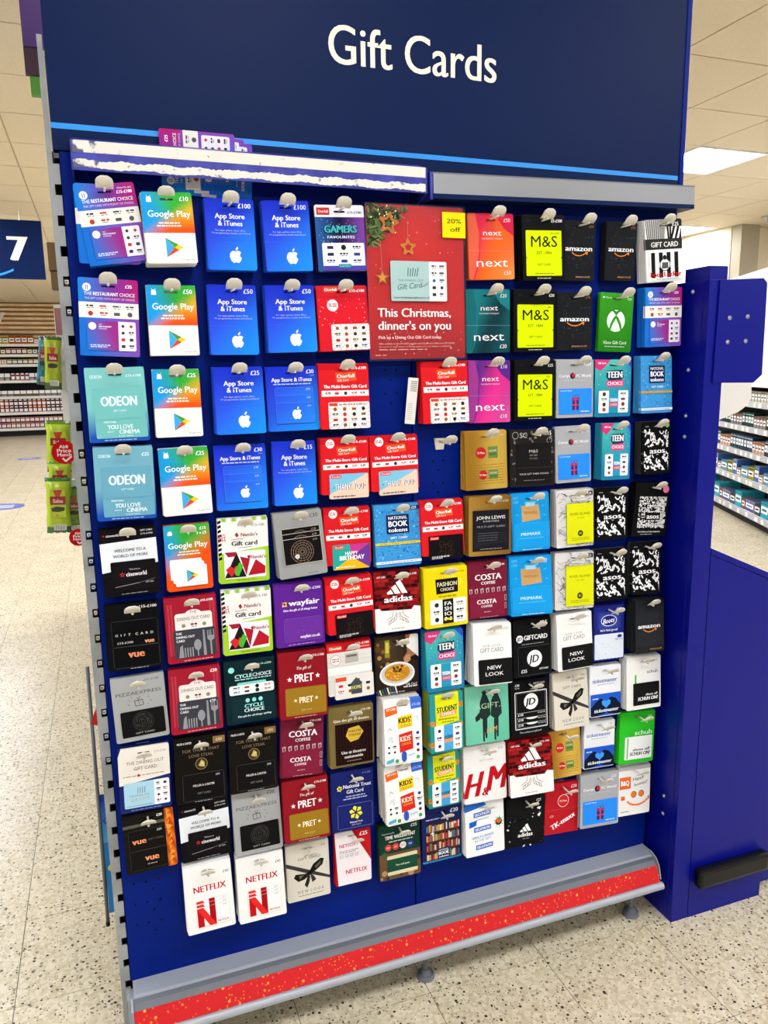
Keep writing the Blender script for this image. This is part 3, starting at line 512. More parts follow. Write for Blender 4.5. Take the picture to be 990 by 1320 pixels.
def dining(v, w, h):
    c = pack(w, h, 'a01c30'); q = random.Random(2)
    for x in (5, 11, 86, 92): c.P([(x, 10), (x + 3.4, 10), (x + 3.4, 88), (x, 88)], 'b83a48'); c.C(x + 1.6, 12, 2.4, 'b83a48')
    c.T(94, 8, 4.6 if len(v) < 5 else 3.4, v, 'fff', None if len(v) < 5 else 24, 'r', .06); c.RR(18, 25, 90, 52, 'efe8e2', 5); c.C(54, 27, 16, 'efe8e2', 16, 9); c.T(54, 24, 4.2, 'THE', '6a5a58', 14); c.T(54, 33.5, 4.8, 'DINING OUT CARD', '5a4a4a', 64); logos(c, 24, 38, 84, 50, 3, 1, 4, ('8a8a60', '8a1c30', 'a88a70'))
    s = c.sub(13, 50, 94, 93, '3c3c42'); s.T(6, 12, 8, 'THE', 'eee', 14, 'l', .05); s.T(6, 25, 8, 'DINING OUT', 'eee', 44, 'l', .05); s.T(6, 38, 8, 'CARD', 'eee', 20, 'l', .05)
    if len(v) < 5: s.T(92, 10, 9, v, 'fff', None, 'r', .05)
    for x in (24, 30, 36, 42): s.R(x, 64, x + 3, 98, '929296')
    s.P([(10, 98), (14, 60), (20, 52), (22, 98)], '929296'); s.C(56, 58, 9, '929296', 14, 14); s.R(54.5, 70, 57.5, 98, '929296'); s.P([(70, 6), (74, 8), (76, 98), (69, 98)], '929296'); s.P([(80, 10), (82, 10), (82, 30), (84, 30), (84, 10), (86, 10), (86, 30), (88, 30), (88, 10), (90, 10), (90, 30), (95, 30), (95, 8), (97, 10), (97, 42), (90, 50), (90, 98), (86, 98), (86, 50), (80, 42)], '929296'); c.D(30, 86, 97.4, 1.2, 'e0a8a8', 1); return c
def diningcream(w, h):
    c = pack(w, h, '1c2868'); c.P([(0, 0), (100, 0), (100, 48), (0, 57)], 'e8e0d4'); c.P([(0, 0), (0, 12), (6, 0)], '1c2868'); c.T(94, 10, 3.4, '£15-£100', '8a8480', 24, 'r'); c.T(52, 24, 5, 'THE DINING OUT', '6c6460', 74); c.T(52, 33, 5, 'GIFT CARD', '6c6460', 46); c.D(8, 90, 44, 1.6, 'a89a8c', 2); c.C(38, 44, 3, 'a03038', 8)
    s = c.sub(8, 54, 97, 93, 'a8cfdf'); s.R(66, 0, 100, 100, 'eceef0'); logos(s, 68, 4, 98, 96, 2, 4, 5); [s.LN(30 + i * 5, 44, 31 + i * 5, 20, 1.2, '4a6a80') for i in range(4)]; s.T(33, 52, 6, 'THE DINING OUT', '5a7a88', 44); s.T(34, 66, 12, 'Gift Card', 'c0a878', 40, 'c', 0, 6, .3); s.D(5, 62, 92, 3, '7a98a8', 3); c.D(20, 80, 97, 1, '8a98d0', 1); return c
def cycle(w, h):
    c = pack(w, h, '0f272c'); c.C(14, 14, 6, '8fe0d4', 16); c.T(94, 9, 3, '£10-£200', 'cfe', 26, 'r'); c.T(20, 25, 5.6, 'CYCLE', 'bff4ea', 34, 'l', .08); c.T(55, 25, 5.6, 'CHOICE', 'e8f8f6', 38, 'l', .02); c.D(20, 92, 30.5, 1.8, 'a8d8d0', 2); c.RR(24, 35, 82, 41, '7fd8cc', 3); c.RR(8, 39, 97, 54, 'e6ecea', 4); logos(c, 12, 40, 94, 53, 4, 2, 6, ('20242c', 'b03030', '2868a8'))
    s = c.sub(10, 57, 96, 96, '122c32'); [s.C(38 + i * 15, 18, 5, '8fe0d4', 12) for i in range(3)]; s.T(52, 40, 14, 'CYCLE', '9ff0e4', 44, 'c', .07); s.T(52, 58, 14, 'CHOICE', 'e8f8f6', 46, 'c', .05); s.T(52, 80, 7, 'The gift for all things cycling', 'e8f8f6', 78, 'c', .06, 0, .2); return c
def miller(w, h):
    c = pack(w, h, '15120f'); c.T(6, 9, 3, 'MILLER & CARTER', 'ddd', 28, 'l', .05); c.R(76, 4, 100, 14, '8a6a3a'); c.T(88, 9, 4, '£50', 'f0e8d8', None); c.T(52, 21, 4.4, 'FOR THOSE THAT', '8a745c', 72); c.T(52, 29, 4.4, 'LOVE STEAK', '8a745c', 48); c.C(52, 42, 12, '3c3020', 18); c.ring(52, 42, 12, 1, 'a08a50', 18); c.P([(46, 44), (52, 36), (58, 40), (58, 47), (50, 46)], 'c8b468'); c.C(54, 41, 3, 'd8c880', 8)
    s = c.sub(14, 56, 95, 96, '121010'); s.frame(0, 0, 100, 100, .6, '56524c'); s.T(90, 12, 7, '£50', 'ddd', None, 'r'); s.T(50, 44, 8, 'MILLER & CARTER', 'd8d4cc', 52, 'c', .05); s.T(50, 74, 7, 'GIFT CARD', '8a867e', 32); c.D(36, 70, 98, .9, 'aaa', 2); return c
def wayfair(w, h):
    c = pack(w, h, '5e2590'); c.T(96, 10, 4, '£15-£200', 'f0e8f8', 32, 'r', .03); c.T(29, 31, 8.6, 'wayfair', 'f6f2fa', 62, 'l', .07); star(c, 20, 32, 7, 'f0c030', 4, .6, 45); c.C(20, 32, 2.6, '5e2590', 8); c.P([(13, 30), (17, 28), (18, 32)], 'a83a90')
    c.T(52, 42, 3.4, 'Give the gift of all things home', 'f0e8f8', 70, 'c', .06); s = c.sub(16, 55, 94, 92, '6a3098'); s.frame(0, 0, 100, 100, .6, '8c5ab8'); s.T(68, 82, 13, 'wayfair.co.uk', 'f0e8f8', 52, 'c', .07); q = random.Random(2); [s.C(q.uniform(5, 95), q.uniform(8, 60), .8, '8250b0', 6) for i in range(40)]; c.D(24, 78, 97, .9, 'c8a8e0', 1); return c
def _bars3(c, x, y, s, col):
    a = c.w / c.h
    for i, t in enumerate((.42, .84, 1.26)):
        x0 = -1 + i * .68; sh = t * .56; c.P([(x + px * s, y - py * s * a) for px, py in ((x0, 0), (x0 + .54, 0), (x0 + .54 - sh, t), (x0 - sh + .14, t - .26))], col)
def adidas(w, h):
    c = pack(w, h, '7c1418'); q = random.Random(4)
    for j in range(11):
        for i in range(7): x = i * 16 - (j % 2) * 8; c.R(x + .6, j * 6 + .5, x + 15, j * 6 + 5.4, q.choice(('9a1c1c', '861618', '4a0e10', '2a0a0c', 'a82424')))
    c.P([(0, 60), (10, 60), (14, 64), (80, 66), (86, 60), (100, 62), (100, 100), (0, 100)], 'efece8'); c.T(94, 7, 3, '£15-100', 'f0e0e0', 22, 'r', .05); c.T(6, 9, 3, 'GIFT CARD', 'f0e0e0', 20, 'l', .05); _bars3(c, 52, 38, 23, 'f8f6f4'); c.T(52, 46, 10, 'adidas', 'f8f6f4', 62, 'c', .07); c.T(52, 58, 3, 'GIFT CARD', 'c02a2a', 22)
    for sx in (-1, 1): [c.LN(50 + sx * a, b, 50 + sx * a2, b2, .8, '4a4644') for a, b, a2, b2 in ((4, 68, 6, 76), (6, 76, 20, 82), (20, 82, 22, 88), (22, 88, 4, 80), (10, 66, 12, 74), (12, 74, 24, 80), (4, 80, 2, 70), (8, 78, 12, 84), (14, 79, 18, 85))]
    c.D(34, 64, 95, 1, '888', 1); return c
def adidasbw(w, h):
    c = pack(w, h, '141415'); q = random.Random(6)
    for i in range(90): x, y, a = q.uniform(50, 100) if i < 40 else q.uniform(0, 100), q.uniform(0, 100), q.uniform(2, 7); c.P([(x, y), (x + a, y + q.uniform(-3, 3)), (x + a * .3, y + a), (x - a * .4, y + a * .5)], q.choice(('f0f0ee', 'e4e4e2', '141415', '141415')))
    c.P([(0, 0), (64, 0), (52, 18), (66, 40), (40, 30), (22, 46), (0, 44)], '141415'); c.T(90, 9, 5, '£25', 'eee', None, 'r', .04); s = c.sub(12, 46, 98, 94, '131314'); _bars3(s, 46, 48, 17, 'f2f2f0'); s.T(44, 60, 17, 'adidas', 'f2f2f0', 44, 'c', .07); s.T(46, 78, 5, 'GIFT CARD', 'aaa', 20); return c
def fashion(w, h):
    c = pack(w, h, 'ecd413'); q = random.Random(6); [c.C(q.uniform(0, 100), q.uniform(0, 100), q.uniform(4, 10), 'f2de2e', 8) for i in range(18)]; c.T(94, 9, 3, '£10-£250', '5a5010', 24, 'r'); c.P([(26, 19), (78, 19), (78, 43), (28, 44)], '17150f'); c.T(53, 28, 7, 'FASHION', 'f0e8c8', 46, 'c', .04); c.T(53, 37, 5, 'CHOICE', 'f0e8c8', 32, 'c', .03); c.T(53, 48, 3.4, 'The card with style', '4a4210', 42, 'c', .04)
    s = c.sub(12, 53, 96, 94, 'f2f0ea'); s.R(34, 0, 64, 100, '17150f'); [s.T(49, 18 + i * 21, 15, t, 'f0f0ea', 20, 'c', .05) for i, t in enumerate(('FA', 'SH', 'IO', 'N'))]; s.R(38, 78, 60, 86, 'ecd413'); logos(s, 3, 6, 33, 96, 1, 3, 4, ('20242c', '555', 'b05040')); logos(s, 66, 6, 98, 96, 1, 3, 5, ('20242c', '777')); return c
def costa(w, h):
    c = pack(w, h, '741d34'); c.T(94, 8, 3.2, '£10-£100', 'f4e8ec', 26, 'r', .05); c.T(52, 28, 10, 'COSTA', 'f8f2f2', 66, 'c', .07); c.T(52, 38.5, 5, 'COFFEE', 'f8f2f2', 36, 'c', .05)
    for i in range(7): c.P([(4 + i * 14, 48), (12 + i * 14, 47), (12 + i * 14, 55), (5 + i * 14, 56)], 'c9a8ae'); c.R(6.5 + i * 14, 49.5, 10 + i * 14, 55, '741d34')
    for i in range(2): c.frame(93, 62 + i * 14, 98, 72 + i * 14, 1, 'c9a8ae')
    s = c.sub(5, 56, 92, 97, '82203a'); s.T(48, 36, 18, 'COSTA', 'f6eef0', 56, 'c', .07); s.T(48, 56, 9, 'COFFEE', 'f6eef0', 32, 'c', .05); s.D(40, 60, 80, 3, 'c9a8ae', 1); c.D(30, 76, 98.2, .9, 'c9a8ae', 1); return c
def pret(v, w, h):
    c = pack(w, h, '8e1822'); c.T(96, 8, 3.4, v, 'f8ecd8', 26, 'r', .05); c.T(52, 25, 4.2, 'The gift of', 'f4e8dc', 30, 'c', .04, 0, .2); c.T(52, 40, 12, 'PRET', 'f8f4ee', 40, 'c', .06); star(c, 22, 41, 5.5, 'f8f4ee'); star(c, 81, 39, 5.5, 'f8f4ee')
    s = c.sub(12, 54, 97, 95, '9a7420'); s.T(50, 46, 22, 'PRET', 'f6eccc', 34, 'c', .06); star(s, 24, 46, 5, 'f6eccc'); star(s, 76, 44, 5, 'f6eccc'); s.T(50, 82, 7, 'Gift Card', 'd8bc70', 26); c.D(30, 76, 98, .9, 'e0b8b0', 1); return c
def food(w, h):
    c = pack(w, h, '2a2018'); q = random.Random(8); c.G(0, 0, 100, 45, lambda x, y: mix(H('4a3a2a'), H('14100e'), abs(x - 30) / 60), 6, 4)
    for i in range(16): x, y = q.uniform(0, 60), q.uniform(10, 52); c.C(x, y, q.uniform(3, 7), q.choice(('8a5a2a', '5a3a20', 'b08040', '3a2a1c')), 9)
    c.R(22, 6, 33, 36, '8a8a28'); c.R(24, 10, 31, 28, 'c8c050'); c.P([(70, 0), (100, 0), (100, 34), (78, 40), (66, 44), (64, 40), (74, 30)], 'a06a4c'); c.P([(72, 20), (82, 0), (100, 0), (100, 40)], 'e8e4de'); c.P([(66, 46), (70, 36), (80, 34), (82, 44), (72, 50)], 'c08862')
    c.T(92, 10, 8, '£20', 'f6f6f6', None, 'r', .05); c.C(50, 66, 41, 'e9e7e4', 26, 27); c.C(50, 65, 37, 'c9c6c2', 26, 22); c.C(50, 64, 30, 'c88a22', 22, 19)
    for i in range(70): a, r = q.uniform(0, 6.28), q.uniform(0, 26); x, y = 50 + r * math.cos(a), 64 + r * .46 * math.sin(a); c.LN(x, y, x + q.uniform(-7, 7), y + q.uniform(-3, 3), 1.3, q.choice(('ecc04a', 'd89a2a', 'f4d878', 'b87018')))
    for i in range(14): c.C(50 + q.uniform(-13, 13), 57 + q.uniform(-4, 5), q.uniform(1.5, 3.4), q.choice(('8a2a18', '6a1c12', '3a5a1c')), 7)
    for i in range(8): c.P([(i * 6, 92 - i), (i * 6 + 3, 91 - i), (i * 6 + 8, 100), (i * 6 + 5, 100)], ('2c4a90', 'e8dcc0', '4a6a30')[i % 3])
    c.D(64, 96, 90, 2, 'ddd', 2); c.T(82, 86, 4, 'Gift Card', 'f0f0f0', 26); c.D(30, 66, 97, 1.4, 'bbb', 4); return c
def kids(w, h):
    c = pack(w, h, 'f2f0ec'); c.P([(2, 12), (34, 9), (36, 21), (4, 25)], 'e8641c'); c.T(19, 14, 3, 'GIFT CARD', 'fff', 24, 'c', .05, 4); c.P([(70, 0), (100, 0), (100, 16), (72, 17)], '3a6ad0'); c.T(86, 10, 4, '£15-100', 'dfe8ff', 22)
    c.P([(36, 27), (74, 24), (75, 43), (37, 46)], 'eecb26'); c.T(55, 32.5, 8, "KIDS'", '3a2c18', 34, 'c', .09, 3); c.T(56, 41, 3.6, 'CHOICE', '8a5a18', 28, 'c', 0, 3); q = random.Random(3)
    for x, y in ((14, 46), (84, 32), (16, 60)): [c.LN(x + q.uniform(-8, 8), y + q.uniform(-5, 5), x + q.uniform(-8, 8), y + q.uniform(-5, 5), .6, '8aa0b8') for i in range(7)]
    c.P([(38, 54), (74, 50), (76, 78), (40, 82)], 'd42a22'); c.T(56, 61, 8, "KIDS'", 'f6e8c8', 30, 'c', .06, 4); c.T(57, 69, 3.4, 'CHOICE', 'f0c848', 26, 'c', 0, 4); logos(c, 4, 68, 34, 84, 2, 2, 4, ('20304c', '222')); logos(c, 78, 50, 99, 86, 1, 4, 4, ('2a3a90', '222', '70283a'))
    c.RR(44, 80, 58, 97, '3a62c8', 8); c.P([(60, 84), (80, 82), (82, 90), (62, 92)], 'dce8ee'); c.LN(62, 88, 80, 86, 1, '206090'); c.C(32, 94, 5, '3a9a50', 10); c.C(88, 92, 5, '4aa860', 10); c.P([(4, 92), (24, 89), (24, 95), (4, 97)], '58b0c8'); c.R(10, 97, 90, 98, 'c8c8c0'); return c
def student(w, h):
    c = pack(w, h, '2a9490'); q = random.Random(3); [c.C(x, y, 8, 'cf8a3c', 12) for x, y in ((8, 50), (94, 22), (92, 56), (6, 86))]; [c.C(x + q.uniform(-4, 4), y + q.uniform(-3, 3), 1.2, '8a5420', 5) for x, y in ((8, 50), (94, 22), (92, 56), (6, 86)) for i in range(6)]
    c.P([(16, 2), (86, 0), (88, 50), (18, 56)], 'dfe01a'); c.T(52, 27, 9, 'STUDENT', '1c2a2c', 62, 'c', .09, 4); c.P([(28, 33), (80, 30), (80, 38), (30, 41)], 'f09a5a'); c.T(55, 35.5, 5, 'CHOICE', 'fff', 40, 'c', .04, 3); c.D(26, 80, 44, 2.2, '8a9010', 3); c.D(36, 72, 49, 2.2, '8a9010', 4)
    s = c.sub(12, 54, 94, 97, 'edf2f2'); s.R(34, 0, 68, 100, '4aa6dc'); s.T(51, 48, 14, 'STUDENT', '1c3a5c', 34, 'c', .08, 4); s.P([(36, 56), (68, 54), (68, 66), (36, 70)], 'f09a5a'); logos(s, 3, 6, 33, 96, 1, 3, 4); logos(s, 70, 6, 98, 96, 1, 4, 5); return c
def theatre(w, h):
    c = pack(w, h, '7a683a'); c.T(94, 8, 3.6, '£10-100', 'f0e8d0', 22, 'r', .05); c.T(50, 22, 4.4, 'Give the gift of theatre', 'f4ecd8', 80, 'c', .05)
    s = c.sub(13, 28, 96, 96, '180d0c', .001); [s.R(4 + i * 8, 0, 7 + i * 8, 100, '34110e') for i in range(12)]; s.P([(36, 12), (64, 8), (76, 24), (62, 42), (40, 46), (28, 30)], 'd8b440'); s.T(52, 20, 6, 'THEATRE', '6a4a10', 36, 'c', .05); s.T(52, 29, 6, 'TOKENS', '6a4a10', 34, 'c', .05); s.T(48, 70, 7, 'Use at theatres', 'eee8e0', 66, 'c', .05); s.T(48, 81, 7, 'nationwide', 'eee8e0', 50, 'c', .05); s.D(30, 68, 92, 1.6, '9a9088', 1); return c
def hmteal(w, h):
    c = pack(w, h, '74c8aa'); c.G(0, 0, 100, 100, lambda x, y: mix(H('82d2b4'), H('5fb898'), (x + y) / 200), 3, 3)
    for cx, k in ((44, 1), (70, -1)):
        c.P([(cx - 4, 16), (cx + 4, 14), (cx + 12, 30), (cx + 14, 52), (cx + 6, 58), (cx + 5, 92), (cx + 1, 92), (cx - 3, 60), (cx - 12, 54), (cx - 10, 28)], '22302e'); c.C(cx, 13, 5, '2a2422', 10); c.P([(cx - 5, 60), (cx, 60), (cx - 1, 98), (cx - 5, 96)], '2a2a26')
    c.P([(22, 54), (34, 44), (34, 58), (24, 62)], '2a2a26'); c.T(52, 36, 9, 'AGIFT.', 'a8c89a', 58, 'c', .02); c.T(60, 78, 8, 'H&M', 'c8a860', 24, 'c', .06, 8, .2); return c
def hmwhite(w, h):
    c = pack(w, h, 'edeae6'); c.T(93, 9, 4, '£10', '777', None, 'r'); c.T(54, 27, 3, 'GIFT CARD', '9a9490', 34); c.T(23, 68, 42, 'H', 'b81420', 38, 'c', .1, 4, .35); c.T(50, 82, 14, '&', 'b81420', 14, 'c', .08, 0, .2); c.T(79, 60, 42, 'M', 'b81420', 46, 'c', .09, 4, .3); return c
def jd(v, w, h):
    c = pack(w, h, '121213'); c.T(92, 9, 8, v, 'f4f4f4', None, 'r', .05); c.C(17, 33, 9, 'f2f2f0', 16); c.T(17, 33, 6, 'JD', '121213', 11, 'c', .06, 0, .2); c.T(28, 32, 8, 'GIFTCARD', 'f4f4f4', 62, 'l', .08); c.D(22, 80, 43, 1.2, '999', 2)
    s = c.sub(11, 47, 97, 97, '101012'); s.frame(0, 0, 100, 100, .7, '555'); s.C(50, 44, 23, 'f2f2f0', 22); s.T(50, 44, 26, 'JD', '101012', 27, 'c', .06, 0, .2); s.T(8, 84, 11, v, 'eee', 18, 'l', .05); s.T(92, 82, 6, 'GIFTCARD', 'eee', 28, 'r', .05); return c
def jd2(w, h):
    c = pack(w, h, '111112'); c.T(12, 8, 4, '£30', 'eee', None, 'l', .04); c.T(12, 13, 2, 'Bundle', 'ccc', 12, 'l'); c.T(90, 8, 3.4, 'GIFTCARD', 'ccc', 30, 'r'); s = c.sub(10, 20, 94, 86, '111112'); s.frame(0, 0, 100, 100, 2, 'f0f0ee'); s.frame(5, 3.5, 95, 96.5, .6, 'a8a8a6'); s.C(50, 28, 22, 'f2f2f0', 22); s.T(50, 28, 18, 'JD', '111112', 28, 'c', .07, 0, .2)
    for i in range(3): y = 56 + i * 14; s.R(5, y, 95, y + .8, 'c8c8c6'); s.T(9, y + 5, 6, '£10', 'eee', 16, 'l', .05); s.C(52, y, 18, 'e8e8e6', 12, 6, 180, 360) if i else None; s.D(70, 93, y + 5, 2.4, 'aaa', i)
    c.T(50, 92, 3, 'The undisputed giftcard', 'ddd', 56); return c
def newlook(w, h):
    c = pack(w, h, 'efece8'); c.T(94, 9, 3.4, '£10-£250', '8a8784', 30, 'r'); c.T(48, 36, 4, 'N E W   L O O K', '7a7672', 46); c.T(48, 43, 7, 'GIFT CARD', '7c7874', 62); s = c.sub(12, 58, 100, 98, '161616'); s.T(46, 34, 15, 'NEW', 'f2f0ee', 42, 'c', .02); s.T(46, 60, 15, 'LOOK', 'f2f0ee', 54, 'c', .02); return c
def bow(v, w, h):
    c = pack(w, h, 'd9d2c2'); c.T(92, 9, 3.2, v, '5a564e', None, 'r', .05); c.T(54, 27, 4.4, 'GIFT CARD', '5e5a52', 54); c.P([(0, 30), (56, 50), (100, 66), (100, 71), (52, 56), (0, 37)], '3c3a38')
    c.P([(52, 52), (62, 40), (80, 32), (88, 34), (84, 44), (68, 52), (56, 56)], '141312'); c.P([(66, 44), (80, 36), (80, 42), (68, 49)], '5a5650'); c.P([(54, 54), (40, 54), (20, 52), (16, 58), (26, 66), (40, 64), (54, 58)], '1b1a19'); c.P([(28, 56), (40, 56), (30, 62)], '6a665e'); c.P([(50, 56), (40, 74), (46, 80), (52, 70), (54, 60)], '242220'); c.P([(54, 56), (58, 72), (68, 68), (62, 60)], '34322e'); c.C(53, 54, 5, '0e0d0d', 10)
    c.T(54, 85, 5, 'N E W  L O O K', '5e5a52', 62); c.D(26, 84, 92, 1.4, '8a867c', 1); return c
def ticket(w, h):
    c = pack(w, h, 'e9ebee'); c.T(92, 9, 3.4, '£20', '888', None, 'r'); c.T(48, 29, 7.4, 'ticketmaster', '3a5ab0', 78, 'c', .05, 0, .2); c.D(24, 78, 37, 1.4, 'a8b0c0', 1); s = c.sub(2, 55, 99, 98, '2158c8'); s.P([(0, 60), (20, 30), (34, 20), (48, 34), (50, 90), (20, 100), (0, 100)], '0e1830'); s.P([(100, 60), (82, 26), (66, 18), (52, 34), (54, 90), (80, 100), (100, 100)], '0e1830'); s.P([(51, 66), (38, 50), (36, 36), (43, 28), (51, 36), (59, 28), (66, 36), (64, 50)], '3f98f0'); s.T(52, 76, 16, 'ticketmaster', 'f0f4fa', 80, 'c', .06, 0, .2); s.D(6, 24, 20, 5, 'dde', 1); return c
def schuhw(w, h):
    c = pack(w, h, 'ebe9e4'); c.T(90, 9, 3, '£20', '777', None, 'r'); c.T(92, 30, 6, 'schuh', '5a5856', 32, 'r', .03); s = c.sub(19, 50, 95, 92, '151514'); s.T(92, 54, 10, 'shoes off', 'eee', 44, 'r', .05, 0, .2); s.T(94, 72, 15, 'SCHUH ON!', 'f4f4f2', 76, 'r', .09, 0, .2); c.R(24, 34, 29, 92, '4fae3a'); return c
def schuhg(w, h):
    c = pack(w, h, '2fc22a'); c.T(90, 10, 4, '£10', 'e0f8d8', None, 'r'); c.T(94, 41, 9, 'schuh', 'dff8d8', 50, 'r', .04); s = c.sub(16, 48, 94, 92, 'eef0ec'); s.R(8, 4, 12, 96, '4fae3a'); s.T(92, 58, 12, 'shoes off', '222', 62, 'r', .06, 0, .2); s.T(94, 76, 15, 'SCHUH ON!', '151514', 74, 'r', .09, 0, .2); return c
def boots(w, h):
    c = pack(w, h, '1c2478'); c.T(92, 8, 5, '£15', 'e8e8f8', None, 'r', .04); c.G(10, 10, 90, 44, lambda x, y: mix(H('4a66c8'), H('1c2478'), max(abs(x - 50) / 42, abs(y - 28) / 18)), 10, 8); c.C(50, 28, 26, 'dfe6f8', 20, 16); c.C(50, 28, 24, '1b2272', 20, 14); c.T(50, 28, 8.5, 'Boots', 'f0f2fa', 38, 'c', .05, 6, .3); c.T(50, 45, 4, "let's feel good", 'f0f0f8', 56, 'c', .05)
    s = c.sub(2, 52, 97, 97, 'dbe2ec'); q = random.Random(4); [s.C(q.uniform(4, 96), q.uniform(22, 96), q.uniform(.5, 1.2), q.choice(('8ab0c8', 'a8c8a8', '9aa8d0')), 6) for i in range(70)]; s.C(86, 12, 8, '2a3a88', 12, 5); s.T(84, 24, 6, 'Gift Card', '3a4a90', 26); [c.C(4 + i * 12, 98, 1, 'dde', 5) for i in range(9)]; return c
def nattrust(w, h):
    c = pack(w, h, '1b2468'); q = lambda c, x, y, s: [c.P([(x + s * k_ * math.cos(a + d_), y + s * k_ * math.sin(a + d_) * c.w / c.h) for k_, d_ in ((.2, 0), (.9, -.4), (1.15, 0), (.9, .4))], 'ece42a') for a in [k * 1.047 + .3 for k in range(6)]]
    c.T(94, 7, 3, '£10-200', '8a90c8', 20, 'r'); q(c, 20, 28, 6); c.T(28, 26, 6, 'National Trust', 'f0f0f8', 66, 'l', .05); c.T(56, 35, 6, 'Gift Card', 'f0f0f8', 40, 'c', .04); c.D(34, 80, 43, 1.8, 'b8bce0', 1); c.D(28, 84, 47, 1.8, 'b8bce0', 2)
    s = c.sub(13, 56, 96, 96, '1b2468'); s.frame(0, 0, 100, 100, .8, '8088c0'); q(s, 52, 38, 17); s.C(52, 38, 4, '1b2468', 8); s.T(52, 76, 8, 'National Trust', 'e8e8f0', 36, 'c', .04); s.T(52, 87, 7, 'Gift Card', 'c8c8e0', 26); return c
def _Nbig(s, x, y, ww, hh):
    s.P([(x, y), (x + ww * .3, y), (x + ww * .3, y + hh), (x, y + hh)], 'b81318'); s.P([(x + ww * .7, y - 6), (x + ww, y - 6), (x + ww, y + hh), (x + ww * .7, y + hh)], 'a51116'); s.P([(x, y), (x + ww * .3, y), (x + ww, y + hh), (x + ww * .7, y + hh)], 'e02a26')
def netflix3(w, h):
    c = pack(w, h, 'f0ede8'); c.T(95, 17, 4, '£45', '4a4a4a', None, 'r', .02); c.T(52, 36, 9, 'NETFLIX', 'c4161c', 68, 'c', .06)
    for i in range(3): s = c.sub(20, 52 + 5 * i, 90, 82 + 4.6 * i, 'f3f0ec', .002, .0006 + .0009 * i); s.frame(0, 0, 100, 100, .7, 'b0aca6'); s.T(92, 9, 8, '£15', '555', None, 'r')
    for s in c.subs: s.P([(3, 5), (22, 3), (22, 100), (3, 100)], 'b81318'); s.P([(3, 5), (22, 3), (58, 100), (38, 100)], 'e02a26'); s.P([(40, 0), (58, 0), (58, 100), (40, 100)], 'a51116')
    s = c.subs[-1]; s.P([(3, 5), (22, 3), (58, 100), (38, 100)], 'e02a26'); s.T(78, 86, 9, 'NETFLIX', 'c4161c', 34, 'c', .05); return c
def netflix25(w, h):
    c = pack(w, h, 'c41a20'); c.P([(0, 0), (48, 0), (100, 62), (100, 100), (0, 100)], 'efe6e8'); c.P([(0, 0), (0, 100), (7, 100)], 'b8161c'); c.T(92, 9, 7, '£25', 'fff', None, 'r', .05); c.T(12, 26, 6, 'NETFLIX', 'c4161c', 46, 'l', .05); c.D(12, 66, 36, 1.2, '8a8486', 1); c.D(12, 56, 39, 1.2, '8a8486', 2); [c.frame(14 + i * 14, 43, 22 + i * 14, 48, .8, '6a6466') for i in range(4)]; c.T(58, 76, 8, 'NETFLIX', 'c4161c', 60, 'c', .04); return c
def timewell(w, h):
    c = pack(w, h, '173a2c'); c.T(94, 8, 5.4, '£25', 'eee', None, 'r', .04); c.T(8, 15, 2.6, 'Experience gifts', 'dde', 30, 'l'); c.T(52, 23, 6.4, 'TIME WELL SPENT', 'f4f2ee', 74, 'c', .09); c.D(24, 82, 31, 1.8, 'c8d8cc', 1); [c.C(22 + i * 18, 41, 8, k, 14) for i, k in enumerate(('c84a3c', 'd83a30', 'e8e4e0', '243a8a'))]; [c.T(22 + i * 18, 41, 3, 'GO', k, 8) for i, k in enumerate(('fff', 'fff', 'c03030', 'fff'))]; c.R(0, 52, 100, 100, '6a4a30'); q = random.Random(5); [c.C(q.uniform(0, 100), q.uniform(54, 98), q.uniform(3, 8), q.choice(('8a6038', '4a5a3c', 'b08a60', '3a2c20')), 8) for i in range(22)]
    s = c.sub(18, 56, 92, 92, '1b4a34'); s.R(0, 0, 100, 18, 'd8cfa8'); s.R(0, 82, 100, 100, 'd8cfa8'); s.T(50, 52, 9, 'Time well spent', 'e8e8dc', 46, 'c', .04); return c
def books(w, h):
    c = pack(w, h, '1e2460'); c.T(92, 10, 7, '£20', 'f0f0f8', None, 'r', .04); c.D(10, 44, 20, 1.8, 'c8c8e0', 1); c.D(50, 84, 20, 1.8, 'c8c8e0', 2); c.R(0, 96, 100, 100, '2a8ac0'); s = c.sub(10, 27, 94, 96, '3a2218', .001); q = random.Random(9)
    for j in range(4):
        x = 0; s.R(0, j * 25 + 22, 100, j * 25 + 25, '5a3420')
        while x < 98: ww = q.uniform(3, 7); hh = q.uniform(14, 20); s.R(x, j * 25 + 22 - hh, x + ww - .6, j * 25 + 22, q.choice(('c84a2a', 'd8a040', '3a78b0', 'e8dcc8', '8a2a30', '4a8a6a', '283a6a', 'c8c0a8'))); x += ww
    star(s, 18, 26, 8, 'f0f8f8', 4, .3); s.RR(32, 70, 70, 98, '1a2050', 2); s.T(51, 76, 5, 'NATIONAL', 'fff', 30); s.T(51, 84, 8, 'BOOK', 'fff', 32, 'c', .08); s.T(51, 93, 5, 'tokens', 'fff', 30, 'c', .04); s.T(90, 8, 6, '£20', 'fff', None, 'r', .05); return c
